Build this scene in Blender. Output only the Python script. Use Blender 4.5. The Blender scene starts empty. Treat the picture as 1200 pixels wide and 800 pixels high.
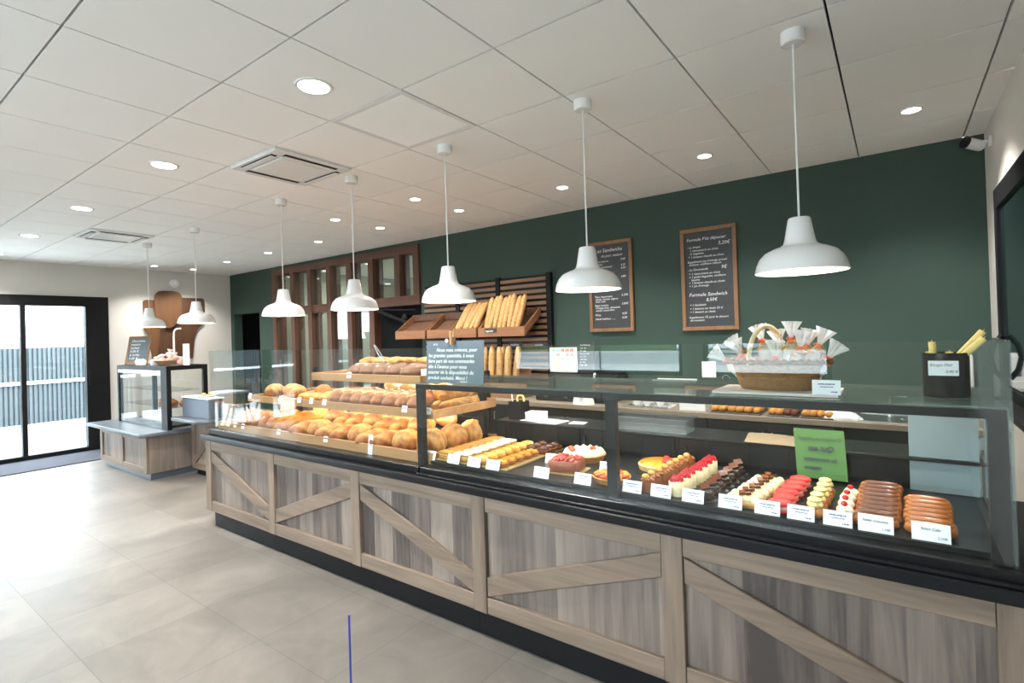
import bpy, bmesh, math, random
from mathutils import Vector, Matrix, noise
random.seed(7)
PI = math.pi
sc = bpy.context.scene
col = bpy.data.collections.new('bakery'); sc.collection.children.link(col)
R = math.radians
ORD = ['first','second','third','fourth','fifth','sixth','seventh','eighth','ninth','tenth','eleventh','twelfth','thirteenth','fourteenth','fifteenth']
def T(x=0, y=0, z=0, rx=0, ry=0, rz=0, s=1):
    return Matrix.Translation((x, y, z)) @ Matrix.Rotation(rz, 4, 'Z') @ Matrix.Rotation(ry, 4, 'Y') @ Matrix.Rotation(rx, 4, 'X') @ Matrix.Scale(s, 4)

# ------------------------------------------------------------------ materials
MATS = {}
def newmat(name):
    m = bpy.data.materials.new(name); m.use_nodes = True
    nt = m.node_tree; nt.nodes.clear()
    out = nt.nodes.new('ShaderNodeOutputMaterial')
    MATS[name] = m
    return m, nt, out
def pbr(name, c, rough=.5, metal=0, spec=.5, nscale=0, namt=.15, bump=0, bscale=60, emit=0, alpha=1, trans=0, coat=0):
    m, nt, out = newmat(name)
    p = nt.nodes.new('ShaderNodeBsdfPrincipled'); nt.links.new(p.outputs[0], out.inputs[0])
    p.inputs['Base Color'].default_value = (*c, 1); p.inputs['Roughness'].default_value = rough
    p.inputs['Metallic'].default_value = metal; p.inputs['Specular IOR Level'].default_value = spec
    p.inputs['Transmission Weight'].default_value = trans; p.inputs['Alpha'].default_value = alpha
    p.inputs['Coat Weight'].default_value = coat
    if emit:
        p.inputs['Emission Color'].default_value = (*c, 1); p.inputs['Emission Strength'].default_value = emit
    if nscale:
        tc = nt.nodes.new('ShaderNodeTexCoord'); n = nt.nodes.new('ShaderNodeTexNoise')
        n.inputs['Scale'].default_value = nscale; n.inputs['Detail'].default_value = 5
        nt.links.new(tc.outputs['Object'], n.inputs[0])
        mx = nt.nodes.new('ShaderNodeMix'); mx.data_type = 'RGBA'
        mx.inputs[6].default_value = (*[v * (1 - namt) for v in c], 1); mx.inputs[7].default_value = (*[min(1, v * (1 + namt)) for v in c], 1)
        nt.links.new(n.outputs[0], mx.inputs[0]); nt.links.new(mx.outputs[2], p.inputs['Base Color'])
    if bump:
        tc = nt.nodes.new('ShaderNodeTexCoord'); n = nt.nodes.new('ShaderNodeTexNoise')
        n.inputs['Scale'].default_value = bscale; n.inputs['Detail'].default_value = 4
        nt.links.new(tc.outputs['Object'], n.inputs[0])
        b = nt.nodes.new('ShaderNodeBump'); b.inputs['Strength'].default_value = bump; b.inputs['Distance'].default_value = .01
        nt.links.new(n.outputs[0], b.inputs['Height']); nt.links.new(b.outputs[0], p.inputs['Normal'])
    return m
def emis(name, c, s):
    m, nt, out = newmat(name)
    e = nt.nodes.new('ShaderNodeEmission'); e.inputs[0].default_value = (*c, 1); e.inputs[1].default_value = s
    nt.links.new(e.outputs[0], out.inputs[0]); return m
def glass(name, tint=(.96, .985, .975), ior=1.5, rough=0.0, milk=0, milkc=(1, 1, 1)):
    m, nt, out = newmat(name)
    t = nt.nodes.new('ShaderNodeBsdfTransparent'); t.inputs[0].default_value = (*tint, 1)
    g = nt.nodes.new('ShaderNodeBsdfGlossy'); g.inputs['Roughness'].default_value = rough
    lw = nt.nodes.new('ShaderNodeLayerWeight'); pw = nt.nodes.new('ShaderNodeMath'); pw.operation = 'POWER'
    nt.links.new(lw.outputs['Facing'], pw.inputs[0]); lw.inputs[0].default_value = .5; pw.inputs[1].default_value = 5   # Schlick, the same from both sides of the pane
    f = nt.nodes.new('ShaderNodeMath'); f.operation = 'MULTIPLY_ADD'; f0 = ((ior-1)/(ior+1))**2
    nt.links.new(pw.outputs[0], f.inputs[0]); f.inputs[1].default_value = 1-f0; f.inputs[2].default_value = f0
    mx = nt.nodes.new('ShaderNodeMixShader')
    nt.links.new(f.outputs[0], mx.inputs[0])
    last = t
    if milk:
        d = nt.nodes.new('ShaderNodeBsdfDiffuse'); d.inputs[0].default_value = (*milkc, 1)
        m2 = nt.nodes.new('ShaderNodeMixShader'); m2.inputs[0].default_value = milk
        nt.links.new(t.outputs[0], m2.inputs[1]); nt.links.new(d.outputs[0], m2.inputs[2]); last = m2
    nt.links.new(last.outputs[0], mx.inputs[1]); nt.links.new(g.outputs[0], mx.inputs[2])
    nt.links.new(mx.outputs[0], out.inputs[0]); return m
def wood(name, c1, c2, axis='Z', plank=0, grain=14, rough=.55, seam=True):
    """grain runs along axis; plank > 0 gives boards of that width across X (or Z for axis X)"""
    m, nt, out = newmat(name); N = nt.nodes.new; L = nt.links.new
    p = N('ShaderNodeBsdfPrincipled'); p.inputs['Roughness'].default_value = rough; L(p.outputs[0], out.inputs[0])
    geo = N('ShaderNodeNewGeometry'); mp = N('ShaderNodeMapping')
    s = {'X': (.06, 1, 1), 'Y': (1, .06, 1), 'Z': (1, 1, .06)}[axis]
    mp.inputs['Scale'].default_value = s; L(geo.outputs['Position'], mp.inputs[0])
    n = N('ShaderNodeTexNoise'); n.inputs['Scale'].default_value = grain; n.inputs['Detail'].default_value = 8; n.inputs['Roughness'].default_value = .65; n.inputs['Distortion'].default_value = .6
    L(mp.outputs[0], n.inputs[0])
    n2 = N('ShaderNodeTexNoise'); n2.inputs['Scale'].default_value = grain * 5; n2.inputs['Detail'].default_value = 3; L(mp.outputs[0], n2.inputs[0])
    ad = N('ShaderNodeMath'); ad.operation = 'MULTIPLY_ADD'; L(n2.outputs[0], ad.inputs[0]); ad.inputs[1].default_value = .35; L(n.outputs[0], ad.inputs[2])
    fac = ad
    if plank:
        sx = N('ShaderNodeSeparateXYZ'); L(geo.outputs['Position'], sx.inputs[0])
        dv = N('ShaderNodeMath'); dv.operation = 'DIVIDE'; L(sx.outputs['X' if axis != 'X' else 'Z'], dv.inputs[0]); dv.inputs[1].default_value = plank
        fl = N('ShaderNodeMath'); fl.operation = 'FLOOR'; L(dv.outputs[0], fl.inputs[0])
        wn = N('ShaderNodeTexWhiteNoise'); wn.noise_dimensions = '1D'; L(fl.outputs[0], wn.inputs['W'])
        a2 = N('ShaderNodeMath'); a2.operation = 'MULTIPLY_ADD'; L(wn.outputs[0], a2.inputs[0]); a2.inputs[1].default_value = .44; L(ad.outputs[0], a2.inputs[2])
        a3 = N('ShaderNodeMath'); a3.operation = 'SUBTRACT'; L(a2.outputs[0], a3.inputs[0]); a3.inputs[1].default_value = .22; fac = a3
        # shift the grain from board to board
        cb = N('ShaderNodeCombineXYZ'); mu = N('ShaderNodeMath'); mu.operation = 'MULTIPLY'; L(wn.outputs[0], mu.inputs[0]); mu.inputs[1].default_value = 7
        for k in range(3): L(mu.outputs[0], cb.inputs[k])
        va = N('ShaderNodeVectorMath'); L(geo.outputs['Position'], va.inputs[0]); L(cb.outputs[0], va.inputs[1]); L(va.outputs[0], mp.inputs[0])
    cr = N('ShaderNodeValToRGB'); e = cr.color_ramp.elements
    e[0].position = .36; e[0].color = (*c1, 1); e[1].position = .95; e[1].color = (*c2, 1)
    L(fac.outputs[0], cr.inputs[0]); last = cr.outputs[0]
    L(last, p.inputs['Base Color'])
    b = N('ShaderNodeBump'); b.inputs['Strength'].default_value = .15; b.inputs['Distance'].default_value = .004
    L(ad.outputs[0], b.inputs['Height']); L(b.outputs[0], p.inputs['Normal'])
    return m
def vcol(name, rough=.5, nscale=70, amt=.25, bump=.25, sss=0, spec=.4):
    """food: colour comes from the mesh's own vertex colours, broken up by noise"""
    m, nt, out = newmat(name); N = nt.nodes.new; L = nt.links.new
    p = N('ShaderNodeBsdfPrincipled'); p.inputs['Roughness'].default_value = rough; p.inputs['Specular IOR Level'].default_value = spec
    L(p.outputs[0], out.inputs[0])
    a = N('ShaderNodeAttribute'); a.attribute_name = 'Col'
    tc = N('ShaderNodeTexCoord'); n = N('ShaderNodeTexNoise'); n.inputs['Scale'].default_value = nscale; n.inputs['Detail'].default_value = 5
    L(tc.outputs['Object'], n.inputs[0])
    mr = N('ShaderNodeMapRange'); mr.inputs['From Min'].default_value = .25; mr.inputs['From Max'].default_value = .75
    mr.inputs['To Min'].default_value = 1 - amt*1.2; mr.inputs['To Max'].default_value = 1 + amt; L(n.outputs[0], mr.inputs[0])
    gm = N('ShaderNodeGamma'); gm.inputs[1].default_value = 1.38; L(a.outputs['Color'], gm.inputs[0])
    mx = N('ShaderNodeVectorMath'); mx.operation = 'SCALE'; L(gm.outputs[0], mx.inputs[0]); L(mr.outputs[0], mx.inputs['Scale'])
    L(mx.outputs[0], p.inputs['Base Color'])
    b = N('ShaderNodeBump'); b.inputs['Strength'].default_value = bump; b.inputs['Distance'].default_value = .004
    L(n.outputs[0], b.inputs['Height']); L(b.outputs[0], p.inputs['Normal'])
    return m
def floor_mat():
    m, nt, out = newmat('floor_tiles'); N = nt.nodes.new; L = nt.links.new
    p = N('ShaderNodeBsdfPrincipled'); L(p.outputs[0], out.inputs[0])
    geo = N('ShaderNodeNewGeometry'); mp = N('ShaderNodeMapping'); mp.inputs['Location'].default_value = (3.36, -1.42, 0)
    L(geo.outputs['Position'], mp.inputs[0])
    br = N('ShaderNodeTexBrick'); br.offset = 0; br.squash = 1
    br.inputs['Scale'].default_value = 1; br.inputs['Brick Width'].default_value = .6; br.inputs['Row Height'].default_value = .6
    br.inputs['Mortar Size'].default_value = .0018; br.inputs['Mortar Smooth'].default_value = .2; br.inputs['Bias'].default_value = 0
    br.inputs['Color1'].default_value = (.162, .144, .125, 1); br.inputs['Color2'].default_value = (.202, .181, .158, 1); br.inputs['Mortar'].default_value = (.10, .088, .076, 1)
    L(mp.outputs[0], br.inputs[0])
    n = N('ShaderNodeTexNoise'); n.inputs['Scale'].default_value = 2.4; n.inputs['Detail'].default_value = 9; n.inputs['Roughness'].default_value = .6; n.inputs['Distortion'].default_value = .8; L(geo.outputs['Position'], n.inputs[0])
    mr = N('ShaderNodeMapRange'); mr.inputs['From Min'].default_value = .3; mr.inputs['From Max'].default_value = .7; mr.inputs['To Min'].default_value = .74; mr.inputs['To Max'].default_value = 1.22; L(n.outputs[0], mr.inputs[0])
    sc_ = N('ShaderNodeVectorMath'); sc_.operation = 'SCALE'; L(br.outputs[0], sc_.inputs[0]); L(mr.outputs[0], sc_.inputs['Scale'])
    L(sc_.outputs[0], p.inputs['Base Color'])
    r2 = N('ShaderNodeMapRange'); r2.inputs['To Min'].default_value = .34; r2.inputs['To Max'].default_value = .5; L(n.outputs[0], r2.inputs[0]); L(r2.outputs[0], p.inputs['Roughness'])
    return m
floor_mat()
pbr('ceiling_white', (.86, .855, .835), .9, nscale=3, namt=.02)
pbr('ceiling_gap', (.03, .03, .03), .9)
pbr('wall_cream', (.64, .61, .56), .85, nscale=2, namt=.03)
pbr('wall_green', (.036, .066, .052), .7, nscale=1.2, namt=.1, spec=.35)
pbr('black_metal', (.006, .006, .007), .45, spec=.25)
pbr('charcoal', (.008, .009, .010), .4, spec=.3)
pbr('case_black', (.006, .0065, .007), .3, spec=.3)
pbr('stone_black', (.006, .0065, .0075), .4, spec=.3, nscale=40, namt=.3)
pbr('slate_stone', (.10, .115, .135), .3, nscale=50, namt=.3)
pbr('white_enamel', (.80, .80, .79), .25)
pbr('grille_white', (.93, .93, .92), .6); pbr('white_plastic', (.80, .80, .79), .5)
pbr('white_paper', (.86, .87, .90), .6)
pbr('ink', (.05, .05, .07), .7)
pbr('ink_blue', (.04, .07, .25), .7)
pbr('chalk', (.82, .82, .80), .9)
pbr('slate', (.035, .038, .042), .55, nscale=14, namt=.35)
pbr('slate_blue', (.115, .15, .18), .7, nscale=14, namt=.12)
pbr('steel', (.55, .56, .57), .28, metal=1)
pbr('chrome', (.8, .8, .82), .1, metal=1)
pbr('rubber_mat', (.035, .037, .05), .95, nscale=90, namt=.3, bump=.3, bscale=300)
pbr('blue_paint', (.05, .06, .38), .4)
pbr('grey_panel', (.36, .43, .47), .35); pbr('pale_reflection', (.17, .225, .245), .3)  # second colour is a painted reflection tone for the pastry case
pbr('box_blue_grey', (.10, .125, .17), .4)
pbr('brown_paper', (.30, .22, .135), .8, nscale=12, namt=.1)
pbr('green_paper', (.075, .185, .05), .7)
pbr('ribbon_orange', (.85, .13, .05), .4)
pbr('ribbon_red', (.6, .03, .03), .4)
pbr('gold_card', (.55, .40, .16), .4, metal=.6)
pbr('beeswax', (.78, .60, .20), .5, nscale=30, namt=.25)
pbr('wicker', (.25, .12, .035), .65, nscale=45, namt=.5, bump=.6, bscale=90)
pbr('wicker_pale', (.80, .66, .42), .6, nscale=40, namt=.15)
pbr('cloth_white', (.78, .77, .76), .95, bump=.4, bscale=40)
pbr('baking_tray', (.06, .055, .05), .45, metal=.4)
pbr('pink_paper', (.80, .50, .46), .7)
pbr('shell_green', (.075, .095, .085), .55)
pbr('concrete', (.42, .41, .39), .9, nscale=2, namt=.08)
pbr('asphalt', (.24, .25, .25), .9, nscale=6, namt=.15)
pbr('fence_sheet', (.048, .060, .066), .5)
pbr('fence_rail', (.75, .76, .76), .5)
pbr('render_pale', (.6, .6, .58), .9)
pbr('hedge_leaf', (.07, .13, .04), .8, nscale=9, namt=.6, bump=1, bscale=25)
pbr('van_white', (.72, .73, .74), .25, coat=.5)
pbr('tyre', (.02, .02, .02), .8)
pbr('room_shade', (.008, .009, .009), .9, spec=.1); pbr('back_room', (.34, .35, .31), .8)  # first colour is painted shade for the dark openings
pbr('oven_glass', (.015, .03, .03), .05)
pbr('silver_dish', (.7, .7, .7), .25, metal=1)
pbr('lilac', (.62, .62, .8), .6)
pbr('tint_red', (.75, .25, .22), .6); pbr('tint_yellow', (.85, .75, .25), .6); pbr('tint_cyan', (.35, .68, .75), .6); pbr('tint_green', (.4, .65, .35), .6)
emis('lamp_glow', (1, .88, .68), 9); emis('downlight_glow', (1, .95, .87), 12); emis('led_strip', (1, .80, .50), 9)
glass('case_glass', ior=1.58); glass('window_glass', ior=1.5, tint=(.95, .98, .98)); glass('partition_glass', ior=1.8, tint=(.8, .86, .82))
glass('deck_glass', tint=(.86, .93, .91), ior=1.5, milk=.10, milkc=(.55, .66, .65))
glass('end_glass', tint=(.86, .93, .94), ior=1.5, milk=.05, milkc=(.42, .52, .56))
glass('clear_plastic', tint=(.86, .88, .88), ior=1.5, rough=.12, milk=.06, milkc=(.5, .52, .54))
glass('cellophane', tint=(.95, .95, .95), ior=1.7, rough=.1, milk=.55, milkc=(.9, .89, .88))
glass('bag_film', tint=(.98, .95, .93), ior=1.32, rough=.2, milk=.12, milkc=(.62, .42, .34))
wood('counter_plank', (.062, .046, .040), (.285, .224, .18), 'Z', plank=.165, grain=11)
wood('counter_post', (.10, .069, .049), (.29, .212, .152), 'Z', grain=12)
wood('counter_rail', (.10, .069, .049), (.29, .212, .152), 'X', grain=12)
wood('side_plank', (.10, .078, .066), (.285, .225, .182), 'Z', plank=0, grain=10)
wood('timber', (.060, .022, .012), (.15, .060, .032), 'Z', grain=12)
wood('timber_beam', (.060, .022, .012), (.15, .060, .032), 'X', grain=12)
wood('shelf_oak', (.28, .135, .052), (.48, .262, .115), 'X', grain=12)
wood('rack_wood', (.16, .068, .027), (.33, .15, .065), 'X', grain=14)
wood('rack_dark', (.07, .032, .016), (.15, .07, .035), 'Y', grain=14)
wood('slat_wood', (.13, .07, .035), (.25, .14, .075), 'X', grain=14)
wood('bench_wood', (.15, .115, .085), (.30, .24, .18), 'X', grain=9)
wood('art_wood', (.075, .030, .010), (.165, .072, .025), 'Z', grain=7)
wood('art_wood_dark', (.045, .017, .006), (.10, .042, .015), 'Z', grain=7)
wood('frame_wood', (.16, .075, .03), (.32, .165, .075), 'Z', grain=18)
wood('leg_wood', (.24, .13, .06), (.42, .25, .13), 'Z', grain=18)
vcol('bread_crust', .6, 45, .28, .5)
vcol('cake_food', .45, 90, .16, .3)
vcol('glaze', .18, 60, .12, .12, spec=.6)

# ------------------------------------------------------------------ mesh builder
class MB:
    def __init__(s):
        s.bm = bmesh.new(); s.cl = s.bm.verts.layers.float_color.new('Col'); s.n0 = 0
    def _fin(s, vs, M, c):
        for v in vs:
            if callable(c): v[s.cl] = (*c(v.co), 1)
            elif c: v[s.cl] = (*c, 1)
        if M is not None:
            for v in vs: v.co = M @ v.co
        return vs
    def box(s, x0, x1, y0, y1, z0, z1, b=0, M=None, c=None, seg=1):
        vs = [s.bm.verts.new((x, y, z)) for x in (x0, x1) for y in (y0, y1) for z in (z0, z1)]
        fs = [s.bm.faces.new([vs[i] for i in q]) for q in ((0,1,3,2),(4,6,7,5),(0,4,5,1),(2,3,7,6),(0,2,6,4),(1,5,7,3))]
        if b:
            es = list({e for f in fs for e in f.edges})
            r = bmesh.ops.bevel(s.bm, geom=es, offset=b, segments=seg, profile=.6, affect='EDGES')
            vs = list({v for f in r['faces'] for v in f.verts} | {v for v in vs if v.is_valid})
        return s._fin(vs, M, c)
    def lathe(s, prof, n=32, M=None, c=None, cx=0, cy=0, sx=1, sy=1, fn=None):
        rings = []; allv = []
        for r, z in prof:
            if r < 1e-6:
                ring = [s.bm.verts.new((cx, cy, z))]
            else:
                ring = []
                for k in range(n):
                    a = 2*PI*k/n; rr = r * (fn(a, z) if fn else 1)
                    ring.append(s.bm.verts.new((cx+rr*math.cos(a)*sx, cy+rr*math.sin(a)*sy, z)))
            rings.append(ring); allv += ring
        for a, b in zip(rings, rings[1:]):
            for k in range(n):
                q = (k+1) % n
                if len(a) == 1 and len(b) == 1: continue
                if len(a) == 1: s.bm.faces.new((a[0], b[q], b[k]))
                elif len(b) == 1: s.bm.faces.new((a[k], a[q], b[0]))
                else: s.bm.faces.new((a[k], a[q], b[q], b[k]))
        return s._fin(allv, M, c)
    def cyl(s, x, y, z0, z1, r, n=24, r2=None, M=None, c=None):
        r2 = r if r2 is None else r2
        return s.lathe([(0, z0), (r, z0), (r2, z1), (0, z1)], n, M, c, x, y)
    def ell(s, x, y, z, rx, ry, rz, nu=16, nv=9, M=None, c=None, fn=None, flat=None):
        """ellipsoid; fn(dir)->radius factor; flat clamps the bottom at that fraction"""
        pr = []; allv = []; rings = []
        for j in range(nv+1):
            t = PI*j/nv
            zz = -math.cos(t); rr = math.sin(t)
            ks = 1 if j in (0, nv) else nu
            ring = []
            for k in range(ks):
                a = 2*PI*k/nu; d = Vector((rr*math.cos(a), rr*math.sin(a), zz)); f = fn(d) if fn else 1
                dz = d.z*f
                if flat is not None and dz < -flat: dz = -flat
                ring.append(s.bm.verts.new((x+d.x*rx*f, y+d.y*ry*f, z+dz*rz)))
            rings.append(ring); allv += ring
        for a, b in zip(rings, rings[1:]):
            for k in range(nu):
                q = (k+1) % nu
                if len(a) == 1: s.bm.faces.new((a[0], b[q], b[k]))
                elif len(b) == 1: s.bm.faces.new((a[k], a[q], b[0]))
                else: s.bm.faces.new((a[k], a[q], b[q], b[k]))
        return s._fin(allv, M, c)
    def tube(s, pts, r, n=10, M=None, c=None, cap=True):
        pts = [Vector(p) for p in pts]; rs = r if isinstance(r, (list, tuple)) else [r]*len(pts)
        rings = []; allv = []; up = None
        for i, p in enumerate(pts):
            d = (pts[min(i+1, len(pts)-1)] - pts[max(i-1, 0)]).normalized()
            if up is None:
                up = Vector((0, 0, 1)) if abs(d.z) < .9 else Vector((1, 0, 0))
            a = d.cross(up).normalized(); b = a.cross(d).normalized(); up = b
            ring = [s.bm.verts.new(p + (a*math.cos(2*PI*k/n) + b*math.sin(2*PI*k/n))*rs[i]) for k in range(n)]
            rings.append(ring); allv += ring
        for a, b in zip(rings, rings[1:]):
            for k in range(n):
                q = (k+1) % n; s.bm.faces.new((a[k], a[q], b[q], b[k]))
        if cap:
            s.bm.faces.new(rings[0][::-1]); s.bm.faces.new(rings[-1])
        return s._fin(allv, M, c)
    def prism(s, poly, a0, a1, axis='Y', M=None, c=None, b=0):
        f = {'Y': lambda u, v, a: (u, a, v), 'X': lambda u, v, a: (a, u, v), 'Z': lambda u, v, a: (u, v, a)}[axis]
        A = [s.bm.verts.new(f(u, v, a0)) for u, v in poly]; B = [s.bm.verts.new(f(u, v, a1)) for u, v in poly]
        n = len(poly); fs = [s.bm.faces.new(A), s.bm.faces.new(B[::-1])]
        for k in range(n): fs.append(s.bm.faces.new((A[k], B[k], B[(k+1) % n], A[(k+1) % n])))
        vs = A + B
        if b:
            es = list({e for ff in fs for e in ff.edges})
            r = bmesh.ops.bevel(s.bm, geom=es, offset=b, segments=1, affect='EDGES')
            vs = list({v for ff in r['faces'] for v in ff.verts} | {v for v in vs if v.is_valid})
        return s._fin(vs, M, c)
    def grid(s, nx, ny, f, M=None, c=None):
        vs = [[s.bm.verts.new(f(i/nx, j/ny)) for j in range(ny+1)] for i in range(nx+1)]
        for i in range(nx):
            for j in range(ny): s.bm.faces.new((vs[i][j], vs[i+1][j], vs[i+1][j+1], vs[i][j+1]))
        return s._fin([v for r in vs for v in r], M, c)
    def mesh(s, name, mat, smooth=35):
        bmesh.ops.recalc_face_normals(s.bm, faces=s.bm.faces)
        me = bpy.data.meshes.new(name); s.bm.to_mesh(me); s.bm.free()
        me.materials.append(MATS[mat])
        if smooth:
            me.polygons.foreach_set('use_smooth', [True]*len(me.polygons))
            me.set_sharp_from_angle(angle=R(smooth))
        return me
    def build(s, name, mat, parent=None, loc=(0, 0, 0), rot=(0, 0, 0), smooth=35):
        return put(name, s.mesh(name, mat, smooth), parent, loc, rot)
def put(name, me, parent=None, loc=(0, 0, 0), rot=(0, 0, 0)):
    o = bpy.data.objects.new(name, me); col.objects.link(o)
    o.parent = parent; o.location = loc; o.rotation_euler = rot
    return o
def tag(o, label, cat, group=None, kind=None):
    o['label'] = label; o['category'] = cat
    if group: o['group'] = group
    if kind: o['kind'] = kind
    return o
def thing(name, label, cat, loc=(0, 0, 0), rz=0, group=None, rx=0, ry=0):
    o = bpy.data.objects.new(name, None); col.objects.link(o); o.empty_display_size = .05
    o.location = loc; o.rotation_euler = (rx, ry, rz)
    return tag(o, label, cat, group)
def structure(o):
    o['kind'] = 'structure'; return o
def copy_thing(src, label, loc, rz=0, rx=0, ry=0, scale=None):
    r = src.copy(); col.objects.link(r); r.location = loc; r.rotation_euler = (rx, ry, rz); r['label'] = label
    if scale: r.scale = scale
    for ch in list(src.children):
        c = ch.copy(); col.objects.link(c); c.parent = r
        for g in ch.children:
            d = g.copy(); col.objects.link(d); d.parent = c
    return r
def B(name, mat, parent, *b, bev=0, **k):
    m = MB(); m.box(*b, b=bev, seg=k.pop('seg', 1)); return m.build(name, mat, parent, **k)
FACE = Matrix.Rotation(R(90), 4, 'X')            # text plane -> upright, facing -Y
def lettering(name, items, mat, parent, M=None, mirror=False, loc=(0, 0, 0), rot=(0, 0, 0)):
    """items: (text, x, z, size[, shear]); drawn upright facing -Y in the parent's frame"""
    bm = bmesh.new()
    for it in items:
        cu = bpy.data.curves.new('t', 'FONT'); cu.body = it[0]; cu.size = it[3]; cu.shear = it[4] if len(it) > 4 else 0
        cu.align_x = it[5] if len(it) > 5 else 'LEFT'; cu.resolution_u = 2; cu.extrude = .0004
        if len(it) > 6: cu.offset = it[6]
        o = bpy.data.objects.new('t', cu); me = bpy.data.meshes.new_from_object(o)
        X = Matrix.Translation((it[1], 0, it[2])) @ (Matrix.Scale(-1, 4, (1, 0, 0)) if mirror else Matrix()) @ FACE
        me.transform(X); bm.from_mesh(me)
        bpy.data.objects.remove(o); bpy.data.curves.remove(cu); bpy.data.meshes.remove(me)
    if M is not None: bm.transform(M)
    if mirror: bmesh.ops.reverse_faces(bm, faces=bm.faces)
    me = bpy.data.meshes.new(name); bm.to_mesh(me); bm.free(); me.materials.append(MATS[mat])
    return put(name, me, parent, loc, rot)
def nz(p, s=1, seed=0): return noise.noise(Vector(p)*s + Vector((seed*3.1, seed*1.7, seed)))
# ------------------------------------------------------------------ the setting
XL, XR, YB, YF, ZC = -9.95, .52, 4.75, -2.2, 2.83
structure(B('floor', 'floor_tiles', None, XL, XR, YF, YB, -.1, 0))
m = MB(); m.box(XL-.1, XR+.1, YF-.1, YB+.1, ZC+.03, ZC+.1)
struct_void = structure(m.build('trim_1', 'ceiling_gap'))
gx0, gy0 = -2.587, 1.822
SKIP = {(0, 0), (-2, 0), (-8, 0)}
m = MB()
for i in range(-14, 7):
    for j in range(-8, 6):
        if (i, j) in SKIP: continue
        x0, x1 = max(gx0+i*.6+.005, XL), min(gx0+(i+1)*.6-.005, XR)
        y0, y1 = max(gy0+j*.6+.005, YF), min(gy0+(j+1)*.6-.005, YB)
        if x1-x0 > .02 and y1-y0 > .02: m.box(x0, x1, y0, y1, ZC, ZC+.025)
structure(m.build('ceiling', 'ceiling_white', smooth=0))
# back wall (green), with a doorway and the timber partition opening
DX0, DX1, PX0, PX1 = -9.83, -8.93, -8.45, -4.92
m = MB()
m.box(XL, DX0, YB, YB+.15, 0, ZC); m.box(DX0, DX1, YB, YB+.15, 2.1, ZC); m.box(DX1, PX0, YB, YB+.15, 0, ZC)
m.box(PX0, PX1, YB, YB+.15, 2.78, ZC); m.box(PX1, XR, YB, YB+.15, 0, ZC)
structure(m.build('wall_back', 'wall_green'))
m = MB(); m.box(XL, XR, 7.6, 7.7, 0, ZC); m.box(-8.75, -8.6, YB+.15, 7.6, 0, ZC); m.box(-4.4, -4.25, YB+.15, 7.6, 0, ZC)
m.box(XL-.1, XL, YB+.15, 7.6, 0, ZC)
structure(m.build('wall_rear', 'back_room'))
structure(B('trim_2', 'back_room', None, XL, XR, YB+.15, 7.6, -.1, 0))
structure(B('trim_3', 'ceiling_white', None, XL, XR, YB+.15, 7.6, ZC, ZC+.1))
structure(B('doorway_shade_side', 'room_shade', None, XL+.001, XL+.02, YB+.151, YB+.99, 0, ZC))  # dark liner added so the doorway side reads as shade
structure(B('doorway_shade_back', 'room_shade', None, XL, -8.76, YB+1.0, YB+1.05, 0, ZC))  # dark sheet added behind the doorway, its shade put into the colour
d = structure(B('door_2', 'white_enamel', None, -8.99, -8.955, YB+.16, YB+.98, .01, 2.07))
m = MB(); m.tube([(-9.0, YB+.9, 1.02), (-9.05, YB+.9, 1.02), (-9.05, YB+.8, 1.02)], .01); m.build('door_handle', 'steel', d)
# left wall: wide glazed sliding front
LY0, LY1, LZ = -1.94, 2.87, 2.35
m = MB(); m.box(XL-.15, XL, LY1, YB, 0, ZC); m.box(XL-.15, XL, YF, LY0, 0, ZC); m.box(XL-.15, XL, LY0, LY1, LZ, ZC)
structure(m.build('wall_left', 'wall_cream'))
m = MB(); a, b_ = XL-.09, XL+.025
m.box(a, b_, LY0, LY1, LZ-.15, LZ); m.box(a, b_, LY0, LY1, 0, .07)
m.box(a, b_, LY1-.29, LY1, .07, LZ-.15); m.box(a, b_, LY0, LY0+.1, .07, LZ-.15)
for y in (1.875, .62, -.2): m.box(a, b_-.02, y-.028, y+.028, .07, LZ-.15)
m.box(a, b_, -1.31, -1.12, .07, LZ-.15)
fr = structure(m.build('door_1', 'black_metal'))
for y0, y1 in ((1.90, 2.58), (.65, 1.847), (-.172, .592), (-1.12, -.228), (-1.84, -1.31)):
    B('pane', 'window_glass', fr, XL-.045, XL-.037, y0, y1, .07, LZ-.15)
m = MB(); m.box(XL+.025, XL+.045, 2.60, 2.63, 1.0, 1.25, b=.004); m.build('door_handle', 'black_metal', fr)
# front wall behind the camera with two windows onto the street
WIN = ((-4.75, -2.12), (-1.88, -.55))
m = MB(); xs = [XL] + [v for w in WIN for v in w] + [XR]
for k in range(0, len(xs)-1, 2): m.box(xs[k], xs[k+1], YF-.15, YF, 0, ZC)
for x0, x1 in WIN: m.box(x0, x1, YF-.15, YF, 0, 1.0); m.box(x0, x1, YF-.15, YF, 2.6, ZC)
structure(m.build('wall_front', 'wall_cream'))
for k, (x0, x1) in enumerate(WIN):
    m = MB(); y0, y1 = YF-.1, YF-.03
    m.box(x0, x1, y0, y1, 1.0, 1.05); m.box(x0, x1, y0, y1, 2.55, 2.6); m.box(x0, x0+.05, y0, y1, 1.05, 2.55); m.box(x1-.05, x1, y0, y1, 1.05, 2.55)
    w = structure(m.build('window_%d' % (k+1), 'black_metal'))
    B('pane', 'window_glass', w, x0+.05, x1-.05, YF-.07, YF-.063, 1.05, 2.55)
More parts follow.
